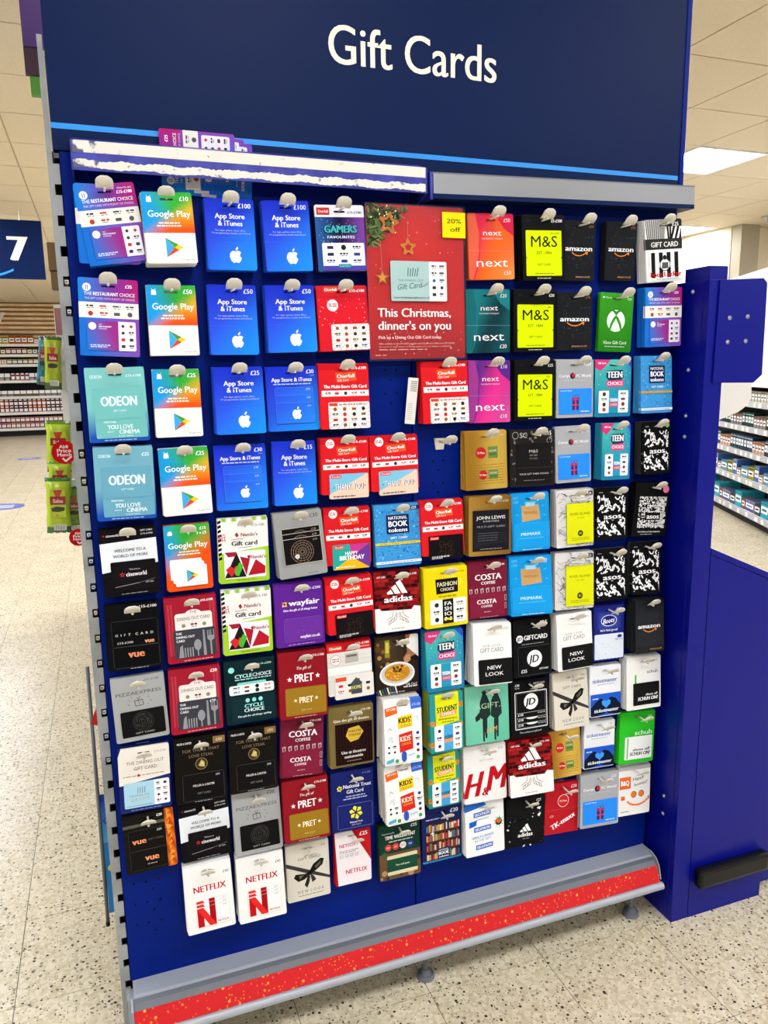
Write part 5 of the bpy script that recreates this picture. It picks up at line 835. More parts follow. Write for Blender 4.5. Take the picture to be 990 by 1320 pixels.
STACKS = [
(1, 1, "restaurant('£15-£100',1)", 0.0344, 1.7213, 0.0989, 0.1312, 8.1, 3.9, 30, 'tilted blue and magenta restaurant choice card'),
(1, 2, "gplay('£10')", 0.1338, 1.7113, 0.0853, 0.1194, 2.23, 3.6, 50, 'green blue orange card with coloured triangle, thick stack'),
(1, 3, "app('£100')", 0.2445, 1.7102, 0.0883, 0.1242, 0.53, 4.1, 28, 'plain blue card with white apple emblem'),
(1, 4, "app('£100')", 0.3474, 1.7123, 0.0882, 0.1248, 2.38, 1.5, 30, 'plain blue card with white apple emblem'),
(1, 5, 'gamers()', 0.4538, 1.7128, 0.098, 0.1216, 2.31, 2.0, 20, 'starry purple gaming card with white logo panel'),
(1, 6, "nxt('£50',0)", 0.7782, 1.7141, 0.1052, 0.1304, 1.89, 1.5, 16, 'orange and red swirl card with thin white lettering'),
(1, 7, "mands('£5-£100')", 0.8932, 1.7147, 0.1015, 0.1319, 1.95, 1.8, 30, 'black card with a bright yellow label'),
(1, 8, 'amazon()', 0.9929, 1.7112, 0.0823, 0.1239, 0.37, -0.6, 14, 'dark circuit patterned card with orange smile'),
(1, 9, 'amazon()', 1.0963, 1.7122, 0.0796, 0.1232, 0.12, -1.5, 22, 'dark circuit patterned card with orange smile'),
(1, 10, 'footlocker()', 1.197, 1.7201, 0.0994, 0.1329, 4.81, 1.3, 32, 'black and white striped card with red lettering'),
(2, 1, "restaurant('£25',0)", 0.0284, 1.5668, 0.0986, 0.1333, -2.36, 5.2, 22, 'blue and magenta restaurant choice card hanging straight'),
(2, 2, "gplay('£50')", 0.1341, 1.5591, 0.0859, 0.1246, 0.13, 5.1, 22, 'green blue orange card with coloured triangle'),
(2, 3, "app('£50')", 0.2429, 1.5619, 0.0892, 0.1269, 0.04, 4.9, 20, 'plain blue card with white apple emblem'),
(2, 4, "app('£50')", 0.35, 1.5629, 0.094, 0.1237, 1.19, 3.7, 28, 'plain blue card with white apple emblem'),
(2, 5, 'one4xmas()', 0.4537, 1.565, 0.102, 0.1236, 1.81, 3.3, 24, 'bright red snowy card with white logo panel'),
(2, 6, "nxt('£20',1)", 0.7751, 1.5647, 0.1022, 0.1297, 0.88, 1.1, 14, 'dark teal swirl card with thin white lettering'),
(2, 7, "mands('£50')", 0.8868, 1.5661, 0.1041, 0.1298, 0.52, 1.5, 16, 'black card with a bright yellow label'),
(2, 8, 'amazon()', 0.9858, 1.5635, 0.0895, 0.1232, 0.41, 0.4, 16, 'dark circuit patterned card with orange smile'),
(2, 9, 'xbox()', 1.0983, 1.5632, 0.0885, 0.1282, -1.92, 0.6, 12, 'green card with white cross in a ball'),
(2, 10, "restaurant('£50',0)", 1.2097, 1.576, 0.1011, 0.1305, 1.84, 0.4, 30, 'blue and magenta restaurant choice card, many behind it'),
(3, 1, "odeon('£15-£100',0)", 0.0275, 1.4147, 0.1012, 0.1317, 0.57, 5.6, 22, 'mint green and blue cinema card'),
(3, 2, "gplay('£25')", 0.1338, 1.4109, 0.0842, 0.1239, -0.0, 5.5, 16, 'green blue orange card with coloured triangle'),
(3, 3, "app('£25')", 0.2455, 1.4131, 0.0926, 0.1243, 0.29, 6.0, 30, 'plain blue card with white apple emblem'),
(3, 4, "app2('£30')", 0.351, 1.4128, 0.1021, 0.1231, 0.6, 4.2, 14, 'blue card showing three overlapping small apple cards'),
(3, 5, "one4all('main')", 0.4541, 1.4171, 0.1024, 0.1276, 0.06, 4.7, 22, 'red multi store card with white logo panel'),
(3, 6, "one4all('main')", 0.6703, 1.4195, 0.1047, 0.1265, 0.74, 4.9, 24, 'red multi store card with white logo panel'),
(3, 7, "nxt('£10',2)", 0.7799, 1.4192, 0.0991, 0.1308, -0.17, 3.0, 14, 'pink and purple swirl card with thin white lettering'),
(3, 8, "mands('£25')", 0.8874, 1.4195, 0.1008, 0.1299, -0.42, 2.5, 20, 'black card with a bright yellow label'),
(3, 9, "currys('£20')", 0.9921, 1.4198, 0.0962, 0.1278, -0.11, 2.6, 14, 'silver grey card with blue gift panel'),
(3, 10, 'teen()', 1.0943, 1.4182, 0.0972, 0.1281, -0.13, 1.6, 14, 'teal card with pink ribbon and white panels'),
(3, 11, 'booktok(0)', 1.2015, 1.4252, 0.0873, 0.1295, 0.52, 3.9, 26, 'blue patterned book token card'),
(4, 1, "odeon('£25',1)", 0.0314, 1.2736, 0.1025, 0.1329, -0.45, 5.0, 28, 'muted teal and blue cinema card'),
(4, 2, "gplay('£25')", 0.1381, 1.2663, 0.0901, 0.1259, 0.91, 5.1, 20, 'green blue orange card with coloured triangle'),
(4, 3, "app2('£30')", 0.2444, 1.266, 0.0987, 0.1242, -0.16, 4.8, 14, 'blue card showing three overlapping small apple cards'),
(4, 4, "app('£15')", 0.35, 1.2678, 0.0861, 0.1247, -0.5, 5.1, 16, 'plain blue card with white apple emblem'),
(4, 5, "one4all('thanks')", 0.4514, 1.273, 0.1005, 0.1125, -0.28, 3.2, 26, 'red card with a peach and blue thank you card'),
(4, 6, "one4all('thanks')", 0.5567, 1.2725, 0.1049, 0.1118, 0.8, 3.7, 24, 'red card with a peach and blue thank you card'),
(4, 7, 'goldcard()', 0.7694, 1.2718, 0.101, 0.1259, 0.62, 3.2, 20, 'shiny gold card with red disc and green square'),
(4, 8, 'mblack()', 0.8868, 1.2701, 0.1127, 0.1255, -0.73, 3.7, 16, 'black card with white chalk style lettering border'),
(4, 9, "currys('£10')", 0.9922, 1.2729, 0.093, 0.1268, 0.64, 3.4, 14, 'silver grey card with blue gift panel'),
(4, 10, 'teen()', 1.0977, 1.2756, 0.0766, 0.1283, -0.95, 2.7, 30, 'teal card with pink ribbon and white panels'),
(4, 11, 'asos(1)', 1.208, 1.276, 0.0769, 0.1214, 0.22, 3.4, 30, 'black card with white squiggle lettering, green dot'),
(5, 1, 'cineworld()', 0.0281, 1.1233, 0.1001, 0.1277, 1.13, 4.9, 18, 'black and white cinema card with red star'),
(5, 2, "gplay3('£15')", 0.1355, 1.1197, 0.0852, 0.1273, 0.41, 4.0, 16, 'green and orange card showing three small white cards'),
(5, 3, 'nandos()', 0.2426, 1.124, 0.0979, 0.128, -0.96, 3.7, 16, 'white and lime card with red black triangles'),
(5, 4, 'pizza3()', 0.3508, 1.1287, 0.0984, 0.1312, 3.28, 5.5, 24, 'crooked grey card with three black patterned cards'),
(5, 5, "one4all('bday')", 0.4546, 1.1294, 0.0989, 0.1176, -0.51, 3.6, 20, 'red card with a multicoloured birthday card'),
(5, 6, 'booktok(1)', 0.5652, 1.1265, 0.1014, 0.1308, -0.31, 7.1, 14, 'blue patterned book token card'),
(5, 7, "one4all('black')", 0.6653, 1.1299, 0.0996, 0.1175, -0.05, 5.4, 22, 'red card with a black card below'),
(5, 8, 'johnlewis()', 0.7783, 1.1296, 0.1042, 0.1294, -1.51, 3.7, 28, 'gold bordered card with a black panel'),
(5, 9, 'primark()', 0.8841, 1.1286, 0.0962, 0.1296, -0.52, 6.4, 16, 'bright blue card with brown paper bag'),
(5, 10, 'river(0)', 0.9943, 1.1294, 0.099, 0.1309, -0.11, 4.1, 26, 'grey marbled card with yellow panel'),
(5, 11, 'asos(0)', 1.103, 1.1261, 0.0867, 0.1213, -0.68, 4.2, 14, 'black card with white squiggle lettering'),
(5, 12, 'asosp()', 1.2133, 1.131, 0.0987, 0.129, -4.19, -0.0, 24, 'tilted black card with white maze square, pink dot'),
(6, 1, 'vueblack()', 0.0258, 0.9762, 0.0979, 0.1281, -0.34, 4.2, 16, 'plain black cinema card with orange lettering'),
(6, 2, "dining('£15-£100')", 0.1336, 0.9775, 0.0987, 0.1296, 0.45, 4.8, 16, 'dark red card with grey cutlery panel'),
(6, 3, 'nandos()', 0.2425, 0.9796, 0.0981, 0.1313, -0.63, 4.2, 16, 'white and lime card with red black triangles'),
(6, 4, 'wayfair()', 0.3477, 0.9816, 0.101, 0.1305, 0.08, 4.9, 20, 'plain purple card with white lettering'),
(6, 5, "one4all('black')", 0.4532, 0.9847, 0.1013, 0.1173, 1.26, 4.7, 26, 'red card with a black card below'),
(6, 6, 'adidas()', 0.562, 0.9839, 0.1035, 0.1301, -0.81, 7.2, 18, 'dark red brick card with three white bars'),
(6, 7, 'fashion()', 0.6724, 0.9818, 0.1026, 0.1327, 0.34, 3.1, 26, 'yellow card with black fashion label'),
(6, 8, 'costa()', 0.7773, 0.9838, 0.0985, 0.1288, -0.99, 5.3, 18, 'maroon coffee card with white lettering'),
(6, 9, 'primark()', 0.8874, 0.9837, 0.1088, 0.1347, -2.53, 10.2, 18, 'bright blue card with brown paper bag'),
(6, 10, 'river(1)', 1.0013, 0.9823, 0.1049, 0.1332, -2.21, 6.5, 22, 'grey marbled card with yellow panel'),
(6, 11, 'asos(2)', 1.1069, 0.9799, 0.09, 0.1235, -0.76, 6.1, 14, 'black card with white squiggle lettering, orange dot'),
(6, 12, 'asos(0)', 1.206, 0.9865, 0.0862, 0.1261, -2.08, 7.4, 16, 'black card with white squiggle lettering'),
(7, 1, "pizza('£15-£100')", 0.0255, 0.8297, 0.099, 0.1286, 1.68, 4.6, 12, 'light grey card with black patterned panel'),
(7, 2, "dining('£20')", 0.1332, 0.8314, 0.0996, 0.1314, -0.35, 5.1, 16, 'dark red card with grey cutlery panel'),
(7, 3, 'cycle()', 0.2414, 0.8329, 0.1021, 0.1313, -0.14, 4.5, 18, 'dark green black card with mint dots'),
(7, 4, "pret('£10-£100')", 0.3502, 0.8351, 0.1009, 0.1392, -1.59, 7.8, 22, 'red card with gold panel and white stars'),
(7, 5, "one4all('home')", 0.4521, 0.8429, 0.0976, 0.1132, 0.29, 4.1, 20, 'white kitchen card with red top and house shape'),
(7, 6, 'food()', 0.5622, 0.8375, 0.0998, 0.1282, -1.31, 4.7, 14, 'dark photo card of a pasta bowl'),
(7, 7, 'teen()', 0.6681, 0.8391, 0.0898, 0.1344, -0.36, 5.0, 30, 'teal card with pink ribbon and white panels'),
(7, 8, 'newlook()', 0.783, 0.8413, 0.0959, 0.1367, -3.0, 10.4, 34, 'white card with black lower panel'),
(7, 9, "jd('£25')", 0.8959, 0.8328, 0.1, 0.1352, -0.86, 6.5, 16, 'black card with round white monogram'),
(7, 10, 'newlook()', 0.9999, 0.838, 0.0958, 0.1349, 0.65, 5.7, 30, 'white card with black lower panel'),
(7, 11, 'boots()', 1.1089, 0.839, 0.0871, 0.134, -2.16, 6.4, 14, 'navy card with white oval script and pale panel'),
(7, 12, 'amazonplain()', 1.2109, 0.847, 0.084, 0.1281, -2.3, 8.1, 34, 'plain charcoal card with orange smile'),
(8, 1, 'diningcream()', 0.0266, 0.6849, 0.0963, 0.1306, -1.26, 4.9, 18, 'cream topped navy card with pale blue panel'),
(8, 2, 'miller()', 0.1345, 0.6851, 0.1008, 0.1368, -1.52, 6.9, 16, 'black steakhouse card with gold tab and emblem'),
(8, 3, 'miller()', 0.2407, 0.685, 0.0983, 0.136, -1.28, 6.5, 16, 'black steakhouse card with gold tab and emblem'),
(8, 4, 'costa()', 0.3474, 0.6885, 0.0923, 0.1299, -4.01, 4.6, 14, 'maroon coffee card with white lettering'),
(8, 5, 'theatre()', 0.4539, 0.6951, 0.1, 0.1329, -1.02, 4.7, 18, 'olive gold card with dark curtain panel'),
(8, 6, 'kids()', 0.5608, 0.7042, 0.0871, 0.1411, -2.26, 8.5, 48, 'white childrens card with orange and blue tabs'),
(8, 7, 'student()', 0.6661, 0.7008, 0.0803, 0.1333, -1.36, 6.0, 44, 'yellow and teal student card'),
(8, 8, 'hmteal()', 0.7792, 0.6903, 0.1114, 0.1335, -1.98, 8.8, 18, 'mint card with two dark standing figures'),
(8, 9, 'jd2()', 0.8931, 0.6845, 0.103, 0.1343, -1.48, 7.5, 16, 'black card with white outlined frame and monogram'),
(8, 10, "bow('£15')", 1.0036, 0.6867, 0.0961, 0.1372, -0.29, 8.4, 16, 'cream card with a black ribbon bow'),
(8, 11, 'ticket()', 1.1015, 0.6901, 0.0897, 0.1252, -1.94, 6.1, 20, 'white and blue ticket card with heart hands'),
(8, 12, 'schuhw()', 1.2049, 0.7012, 0.102, 0.1309, -2.19, 7.3, 30, 'white card with black panel and green bar'),
(9, 1, 'vueorange()', 0.025, 0.5434, 0.0979, 0.1256, 1.11, 2.5, 16, 'black cinema card with fiery orange edge'),
(9, 2, 'cineworld()', 0.1338, 0.5402, 0.0997, 0.1253, 1.0, 2.2, 14, 'black and white cinema card with red star'),
(9, 3, "pizza('£20')", 0.2418, 0.5426, 0.0997, 0.1348, 0.33, 7.8, 14, 'light grey card with black patterned panel'),
(9, 4, "pret('£10-£100')", 0.3465, 0.5496, 0.0998, 0.1326, -0.93, 8.8, 22, 'red card with gold panel and white stars'),
(9, 5, 'nattrust()', 0.4531, 0.5445, 0.0969, 0.1338, -1.44, 6.5, 16, 'navy card with yellow oak leaf emblem'),
(9, 6, 'kids()', 0.5608, 0.554, 0.0896, 0.1344, 0.81, 5.9, 48, 'white childrens card with orange and blue tabs'),
(9, 7, 'student()', 0.6661, 0.5504, 0.0787, 0.1266, -0.23, 3.3, 30, 'yellow and teal student card'),
(9, 8, 'hmwhite()', 0.7748, 0.5444, 0.1093, 0.1327, -2.23, 8.9, 20, 'white card with big red script letters'),
(9, 9, 'adidas()', 0.8922, 0.539, 0.118, 0.1304, -2.56, 11.7, 26, 'dark red brick card with three white bars'),
(9, 10, 'goldcard()', 0.9941, 0.5389, 0.0939, 0.1182, -0.76, 8.0, 10, 'shiny gold card with red disc and green square'),
(9, 11, 'ticket()', 1.0952, 0.545, 0.0895, 0.1184, -2.98, 5.3, 14, 'white and blue ticket card with heart hands'),
(9, 12, 'schuhg()', 1.209, 0.5479, 0.106, 0.1327, -4.29, 5.2, 14, 'bright green card with white panel'),
(10, 1, 'netflix3()', 0.1323, 0.4058, 0.097, 0.1393, 0.64, 10.5, 26, 'white card with big folded red letter'),
(10, 2, 'netflix3()', 0.2413, 0.401, 0.0997, 0.1394, -0.42, 10.5, 26, 'white card with big folded red letter'),
(10, 3, "bow('£15')", 0.3477, 0.3946, 0.0958, 0.1301, -0.09, 4.0, 14, 'cream card with a black ribbon bow'),
(10, 4, 'netflix25()', 0.4518, 0.4001, 0.0835, 0.125, -0.8, 3.7, 14, 'red card with a white slanted panel'),
(10, 5, 'timewell()', 0.561, 0.3938, 0.0993, 0.1291, -0.49, 5.0, 18, 'dark green card with coloured round badges'),
(10, 6, 'books()', 0.6672, 0.409, 0.0992, 0.1324, -0.17, 2.8, 16, 'navy card with photo of book shelves'),
(10, 7, 'decathlon()', 0.7715, 0.405, 0.1009, 0.1264, -1.12, 6.5, 28, 'white card with blue name plates and ball'),
(10, 8, 'adidasbw()', 0.8884, 0.3874, 0.1062, 0.1234, -3.68, 5.5, 18, 'black and white splatter card with three bars'),
(10, 9, 'tkmaxx()', 0.9965, 0.3976, 0.0994, 0.1266, -4.28, 6.1, 12, 'plain red card with slanted white lettering'),
(10, 10, "currys('£25')", 1.0979, 0.4049, 0.1137, 0.1333, -4.1, 7.8, 20, 'silver grey card with blue gift panel'),
(10, 11, 'bq()', 1.2063, 0.4036, 0.0968, 0.128, -3.93, 6.8, 16, 'white card with orange smiling face'),
]

jr = random.Random(12); nback = 0; stock = []
def spread_out(k): return [1, 2, 3, 3, 3][min(k, 4)]
for (r, k, des, x, z, w, h, roll, pitch, dep, desc) in STACKS:
    fn, a = des.split('('); args = eval('(' + a[:-1] + (',' if a != ')' else '') + ')'); cv = globals()[fn](*args, w, h); me = None
    colf = None; edges = {'gplay': 'e8e6e0', 'newlook': 'e8e6e2', 'kids': 'dcd6cc', 'student': 'a8b040', 'asos': '3a3a3a', 'teen': '2a90b0', 'river': 'b8b4b0'}
    cv.col = edges.get(fn, cv.col); cv.sides(); me = cv.mesh('printed_pack'); subs = []
    for s in cv.subs: s.sides(); subs.append(s.mesh('plastic_card'))
    place = f'{ROW[r]} row, {ORD[k]} from the left'
    back = min(12, int(dep / 2.6)); show = 1 if dep < 24 else 2
    hook(x, z + 0.0019, f'white hook tip, {place}')
    for n in range(0, back):
        if n > show: stock.append((me, x, z, w, h, roll, pitch, dep, n, back, cv.col)); continue
        o = bpy.data.objects.new('gift_card_pack', me); COL.objects.link(o)
        fr = n / max(back, 1); jit = (0 if n == 0 else 1)
        o.location = (x + jit * jr.uniform(-.0006, .0006), -(dep + 7) / 1000 + fr * dep / 1000, z)
        o.rotation_euler = (math.radians(-pitch * (1 - fr * .75)), math.radians((-roll if n == 0 or (r, k) != (1, 1) else 0) + jit * jr.uniform(-.7, .9)), 0)
        if n == 0: tag(o, f'{desc}, {place}', 'gift card', f'gift cards in the {ROW[r]} row')
        else: tag(o, f'same card behind the front one, {place}', 'gift card', f'spare cards, {place}'); nback += 1
        for sm in subs[:1] if n else subs: link('plastic_card', sm, None, o)
V_, F_, C_ = [], [], []
for (me, x, z, w, h, roll, pitch, dep, n, back, col) in stock:
    fr = n / back; R_ = Euler((math.radians(-pitch * (1 - fr * .75)), math.radians(-roll + jr.uniform(-.6, .8)), 0)).to_matrix(); p0 = Vector((x, -(dep + 7) / 1000 + fr * dep / 1000, z))
    k = len(V_)
    for dy in (0, 0.0014):
        for sx, sz in ((-w / 2, -.9 * h), (w / 2, -.9 * h), (w / 2, .1 * h), (-w / 2, .1 * h)): V_.append(tuple(p0 + R_ @ Vector((sx * .995, dy, sz * .996))))
    for f in ((0, 1, 2, 3), (7, 6, 5, 4), (0, 4, 5, 1), (1, 5, 6, 2), (2, 6, 7, 3), (3, 7, 4, 0)): F_.append(tuple(k + i for i in f)); C_ += [*H(col), 1.0] * 4
me = bpy.data.meshes.new('spare_card_stock'); me.from_pydata(V_, [], F_); a = me.color_attributes.new('Col', 'FLOAT_COLOR', 'CORNER'); a.data.foreach_set('color', C_); me.materials.append(M['print'])
o = link('spare_card_stock', me, None, None, kind='stuff'); tag(o, 'bulk of spare gift cards packed behind the front cards on every hook', 'gift cards')
print('packs', len(STACKS), 'back', nback, 'stock', len(stock))
# the empty hook
hook(0.6725, 1.2635, 'bare white plastic hook holding no card, left of the gold card')
# ---------------------------------------------------------------- poster, loose ticket, card behind the rail
M['clear'] = mat('clear_sleeve', 'ffffff', 0.12, spec=0.5, alpha=0.014)
po = thing('christmas_poster', 'red Christmas dinner poster in a clear sleeve with yellow discount label', 'poster', None, (0.6095, -0.035, 1.5845), (math.radians(-2), math.radians(-0.4), 0))
W_, H_ = 0.2065, 0.2935
c = CV(W_, H_, 'b8141c', 0.003, False, 0.001, (0, H_ / 2)); q = random.Random(2)
c.G(0, 0, 100, 100, lambda x, y: mix(mix(H('b41218'), H('cc2018'), math.exp(-((x - 50) ** 2 + (y - 38) ** 2) / 900)), H('7c0c16'), (y - 74) / 40), 10, 14)
for i in range(90): c.C(q.uniform(4, 97), q.choice((q.uniform(5, 62), q.uniform(80, 98))), q.uniform(.15, .6), q.choice(('f0a8a0', 'e86a5a', 'f8d8c8')), 5)
for i in range(480):
    x, y = q.uniform(0, 40), q.uniform(0, 26)
    if x * 1.0 + y * 1.5 > 44: continue
    a = q.uniform(0, 3.14); l = q.uniform(4, 8); c.LN(x, y, x + l * math.cos(a), y + l * .6 * math.sin(a), q.uniform(.8, 1.9), q.choice(('2c4a20', '1c3014', '4a6a30', '16240e', '6a8244', '3a2c18')))
for i in range(14): c.C(q.uniform(2, 32), q.uniform(1, 18), .8, 'f6e0a0', 6)
def ostar(x, y, r, wd, col, rot=90):
    a = c.w / c.h; P_ = [(x + rr * math.cos(math.radians(rot + i * 36)), y - a * rr * math.sin(math.radians(rot + i * 36))) for i in range(10) for rr in ((r if i % 2 == 0 else r * .42),)]
    for i in range(10): c.LN(*P_[i], *P_[(i + 1) % 10], wd, col)
c.LN(41, 10, 41, 24, .3, 'c88a60'); c.LN(13, 24, 14, 42, .3, 'c88a60')
ostar(22, 12, 10, 2.2, 'b8703a', 80); ostar(41, 27, 7.5, 2, 'c87a3c', 92); star(c, 14, 47, 8, 'a8602c'); star(c, 14, 47, 5, 'd8904a')
c.T(8, 69.5, 5.6, 'This Christmas,', 'f6ece8', 76, 'l', .045, res=3); c.T(8, 78, 5.6, "dinner's on you", 'f6ece8', 76, 'l', .045, res=3); c.T(8, 85.8, 2, 'Pick up a Dining Out Gift Card today.', 'f0dcd8', 66, 'l', .03)
c.T(8, 90, 1.1, 'Offer available on the £10-£250 variable and £20 gift card. Offer ends 09/12/2020.', 'e0b8b0', 80, 'l'); c.T(8, 92, 1, 'See terms of usage instore, at diningoutgiftcard.co.uk. Subject to availability.', 'd8a8a0', 76, 'l'); c.D(8, 58, 94, .5, 'd8a8a0', 3); c.D(4, 16, 97.6, .4, 'd8a8a0', 4)
c.sides(); link('poster_sheet', c.mesh('poster_sheet'), None, po)
g = c.sub(22, 36, 80, 62, 'a9c8c4', .003, .001, .001); g.R(68, 0, 100, 100, 'eae8e6'); logos(g, 70, 4, 98, 92, 2, 5, 5, ('555', '333', '7a3a30', '3a5a7a')); [g.LN(30 + i * 4, 38, 31 + i * 4.4, 16 + 3 * (i % 2), 1.4, '4a6468') for i in range(5)]; g.T(35, 48, 5, 'THE DINING OUT', '5a7478', 46); g.T(33, 62, 14, 'Gift Card', '4a6468', 44, 'c', 0, 6, .35); g.T(36, 91, 4.6, 'www.thediningoutgiftcard.co.uk', '3a4a4c', 64, 'c', .03); [g.LN(52 + i, 66 - i, 66 + i, 58 - i * 4, .5, '6a8488') for i in range(3)]
g.sides(); link('printed_gift_card', g.mesh('printed_gift_card'), None, po)
g = c.sub(76.5, 3.5, 101, 20, 'f2de10', .001, .0012, .0006); g.T(50, 34, 18, '20%', '2a2a18', 62, 'c', .02, 0, 0, 3); g.T(54, 67, 18, 'off', '2a2a18', 42, 'c', .02, 0, 0, 3); g.sides(); o = link('discount_label', g.mesh('discount_label'), None, po); o['label'] = 'yellow 20% off label'
bm = bmesh.new(); bx(bm, -W_ / 2 - .003, W_ / 2 + .003, -0.0034, -0.003, -H_ / 2 - .004, H_ / 2 + .002); bm_link('clear_sleeve', bm, M['clear'], po)
bm = bmesh.new()
for sx in (-.06, .06): bx(bm, sx - .004, sx + .004, 0.001, 0.031, H_ / 2 - .014, H_ / 2 - .008)
bm_link('hanging_clip', bm, M['hook'], po)
c = CV(0.021, 0.094, 'e6e2da', 0.0006, False, 0.0005, (0, 0.047)); q = random.Random(1)
for i in range(6): c.D(30, 90, 8 + i * 4, 1.8, '55524c', i)
for i in range(60): c.R(30 + q.randrange(10) * 5.4, 34 + q.randrange(12) * 1.4, 34 + q.randrange(10) * 5.4, 35.2 + q.randrange(12) * 1.4, '3c3a36') if 0 else None
for i in range(9): c.D(14, 60, 56 + i * 4.2, .8, '8a867e', i + 9)
c.sides(); o = link('paper_ticket', c.mesh('paper_ticket')); o.location = (0.5995, -0.026, 1.3525); o.rotation_euler = (0, math.radians(5.5), math.radians(-14)); tag(o, 'narrow white paper ticket clipped beside a red card, third row', 'ticket')
for k, (dx, dy, col) in enumerate(((0, 0, 0), (0.016, 0.004, 1), (0.03, 0.007, 2))):
    cv = restaurant(*(('£25', 0), ('£25', 0), ('£50', 0))[k], 0.099, 0.132); cv.sides(); o = link('gift_card_pack', cv.mesh('printed_pack')); o.location = (0.145 + dx, -0.013 + dy * .5, 1.788 - .004 * k); o.rotation_euler = (0, math.radians(-90 + k * 1.5), 0)
    tag(o, ('magenta topped restaurant choice card lying sideways behind the torn rail', 'second sideways card tucked behind the torn rail', 'rearmost sideways blue card poking out behind the torn rail')[k], 'gift card', 'cards tucked behind the torn rail')
    for s in cv.subs: s.sides(); link('plastic_card', s.mesh('plastic_card'), None, o)

# ---------------------------------------------------------------- blue steel cabinet at the display's side
cab = thing('steel_cabinet', 'royal blue steel post and cabinet beside the card display', 'cabinet')
bm = bmesh.new(); bx(bm, 1.28, 1.3315, -0.1, 0.42, 0.0, 1.602, 0.0015); bm_link('post', bm, M['colblue'], cab)
bm = bmesh.new(); bx(bm, 1.282, 1.3325, -0.096, -0.019, 1.6015, 1.631, 0.001); bm_link('post_cap', bm, M['colblue'], cab)
bm = bmesh.new(); bx(bm, 1.2785, 1.281, -0.084, 0.3, 0.004, 1.598, 0.0008); bm_link('side_panel', bm, M['colblue'], cab)
bm = bmesh.new(); prism(bm, [(1.3335, 0.0), (1.574, 0.0), (1.574, 0.868), (1.3335, 0.972)], -0.1, 0.42, 'y'); bm_link('front_panel', bm, M['colblue'], cab)
bm = bmesh.new(); prism(bm, [(1.3335, 0.9735), (1.576, 0.8695), (1.576, 0.884), (1.3335, 0.988)], -0.1, 0.42, 'y'); bm_link('top_rail', bm, M['colblue'], cab)
bm = bmesh.new(); bx(bm, 1.3317, 1.576, -0.096, 0.4, 0.002, 0.86); bm_link('inner_frame', bm, M['hole'], cab)
bm = bmesh.new(); bx(bm, 1.578, 1.66, -0.09, 0.4, 0.03, 0.86); bm_link('return_panel', bm, M['colblue'], cab)
bm = bmesh.new(); prism(bm, [(1.302, 1.376), (1.420, 1.374), (1.444, 1.392), (1.440, 1.597), (1.428, 1.607), (1.306, 1.600)], -0.104, -0.1005, 'y'); plate = bm_link('bracket_plate', bm, M['colblue'], cab)
def bolt(p, ax):
    bm = bmesh.new(); p = Vector(p); d = Vector(ax); cyl(bm, p, p + d * 0.0012, 0.0052, 14); cyl(bm, p + d * 0.0012, p + d * 0.0035, 0.0042, 12, 0.002); cyl(bm, p + d * 0.003, p + d * 0.004, 0.0018, 6); return bm_link('bolt', bm, M['steel'], cab)
for x, z in ((1.338, 1.519), (1.389, 1.522), (1.336, 1.466), (1.388, 1.468)): bolt((x, -0.104, z), (0, -1, 0))
for z in (1.579, 1.405, 1.300, 1.251, 0.332, 0.283): bolt((1.2785, -0.051, z), (-1, 0, 0))
bm = bmesh.new(); bx(bm, 1.343, 1.573, -0.128, -0.1, 0.094, 0.144, 0.009); bm_link('bumper_handle', bm, M['black'], cab, label='glossy black bumper bar')

# ---------------------------------------------------------------- small goods models shared by copies
def vc_mesh(name, parts, rough=None):
    """parts: (kind, args, colour); boxes and cylinders in one coloured mesh"""
    bm = bmesh.new(); cl = bm.loops.layers.float_color.new('Col')
    for kind, a, col in parts:
        n0 = len(bm.faces); bm.faces.ensure_lookup_table()
        if kind == 'b': bx(bm, *a)
        else: cyl(bm, *a)
        bm.faces.ensure_lookup_table()
        for f in bm.faces[n0:]:
            for l in f.loops: l[cl] = (*H(col), 1)
    me = bpy.data.meshes.new(name); bmesh.ops.recalc_face_normals(bm, faces=bm.faces); bm.to_mesh(me); bm.free(); me.materials.append(M['print']); return me
def carton(w, d, h, col, lab, acc): return vc_mesh('carton', [('b', (-w / 2, w / 2, 0, d, 0, h, 0.003), col), ('b', (-w * .42, w * .42, -.001, .001, h * .3, h * .72), lab), ('b', (-w * .3, w * .3, -.002, .0, h * .44, h * .58), acc), ('b', (-w * .48, w * .48, -.0008, .001, h * .84, h * .92), acc)])
def jar(r, h, col, lab, lid): return vc_mesh('jar', [('c', ((0, r, 0), (0, r, h * .84), r, 10), col), ('c', ((0, r, h * .2), (0, r, h * .62), r * 1.02, 10), lab), ('c', ((0, r, h * .84), (0, r, h), r * .86, 10), lid), ('b', (-r * .4, r * .4, -.004, .002, h * .3, h * .52), lid)])
def tray(w, d, h, col, lab, acc): return vc_mesh('tray', [('b', (-w / 2, w / 2, 0, d, 0, h * .5, 0.002), col), ('b', (-w * .46, w * .46, .01, d - .01, h * .4, h), acc), ('b', (-w * .4, w * .4, -.002, .001, h * .1, h * .4), lab)])

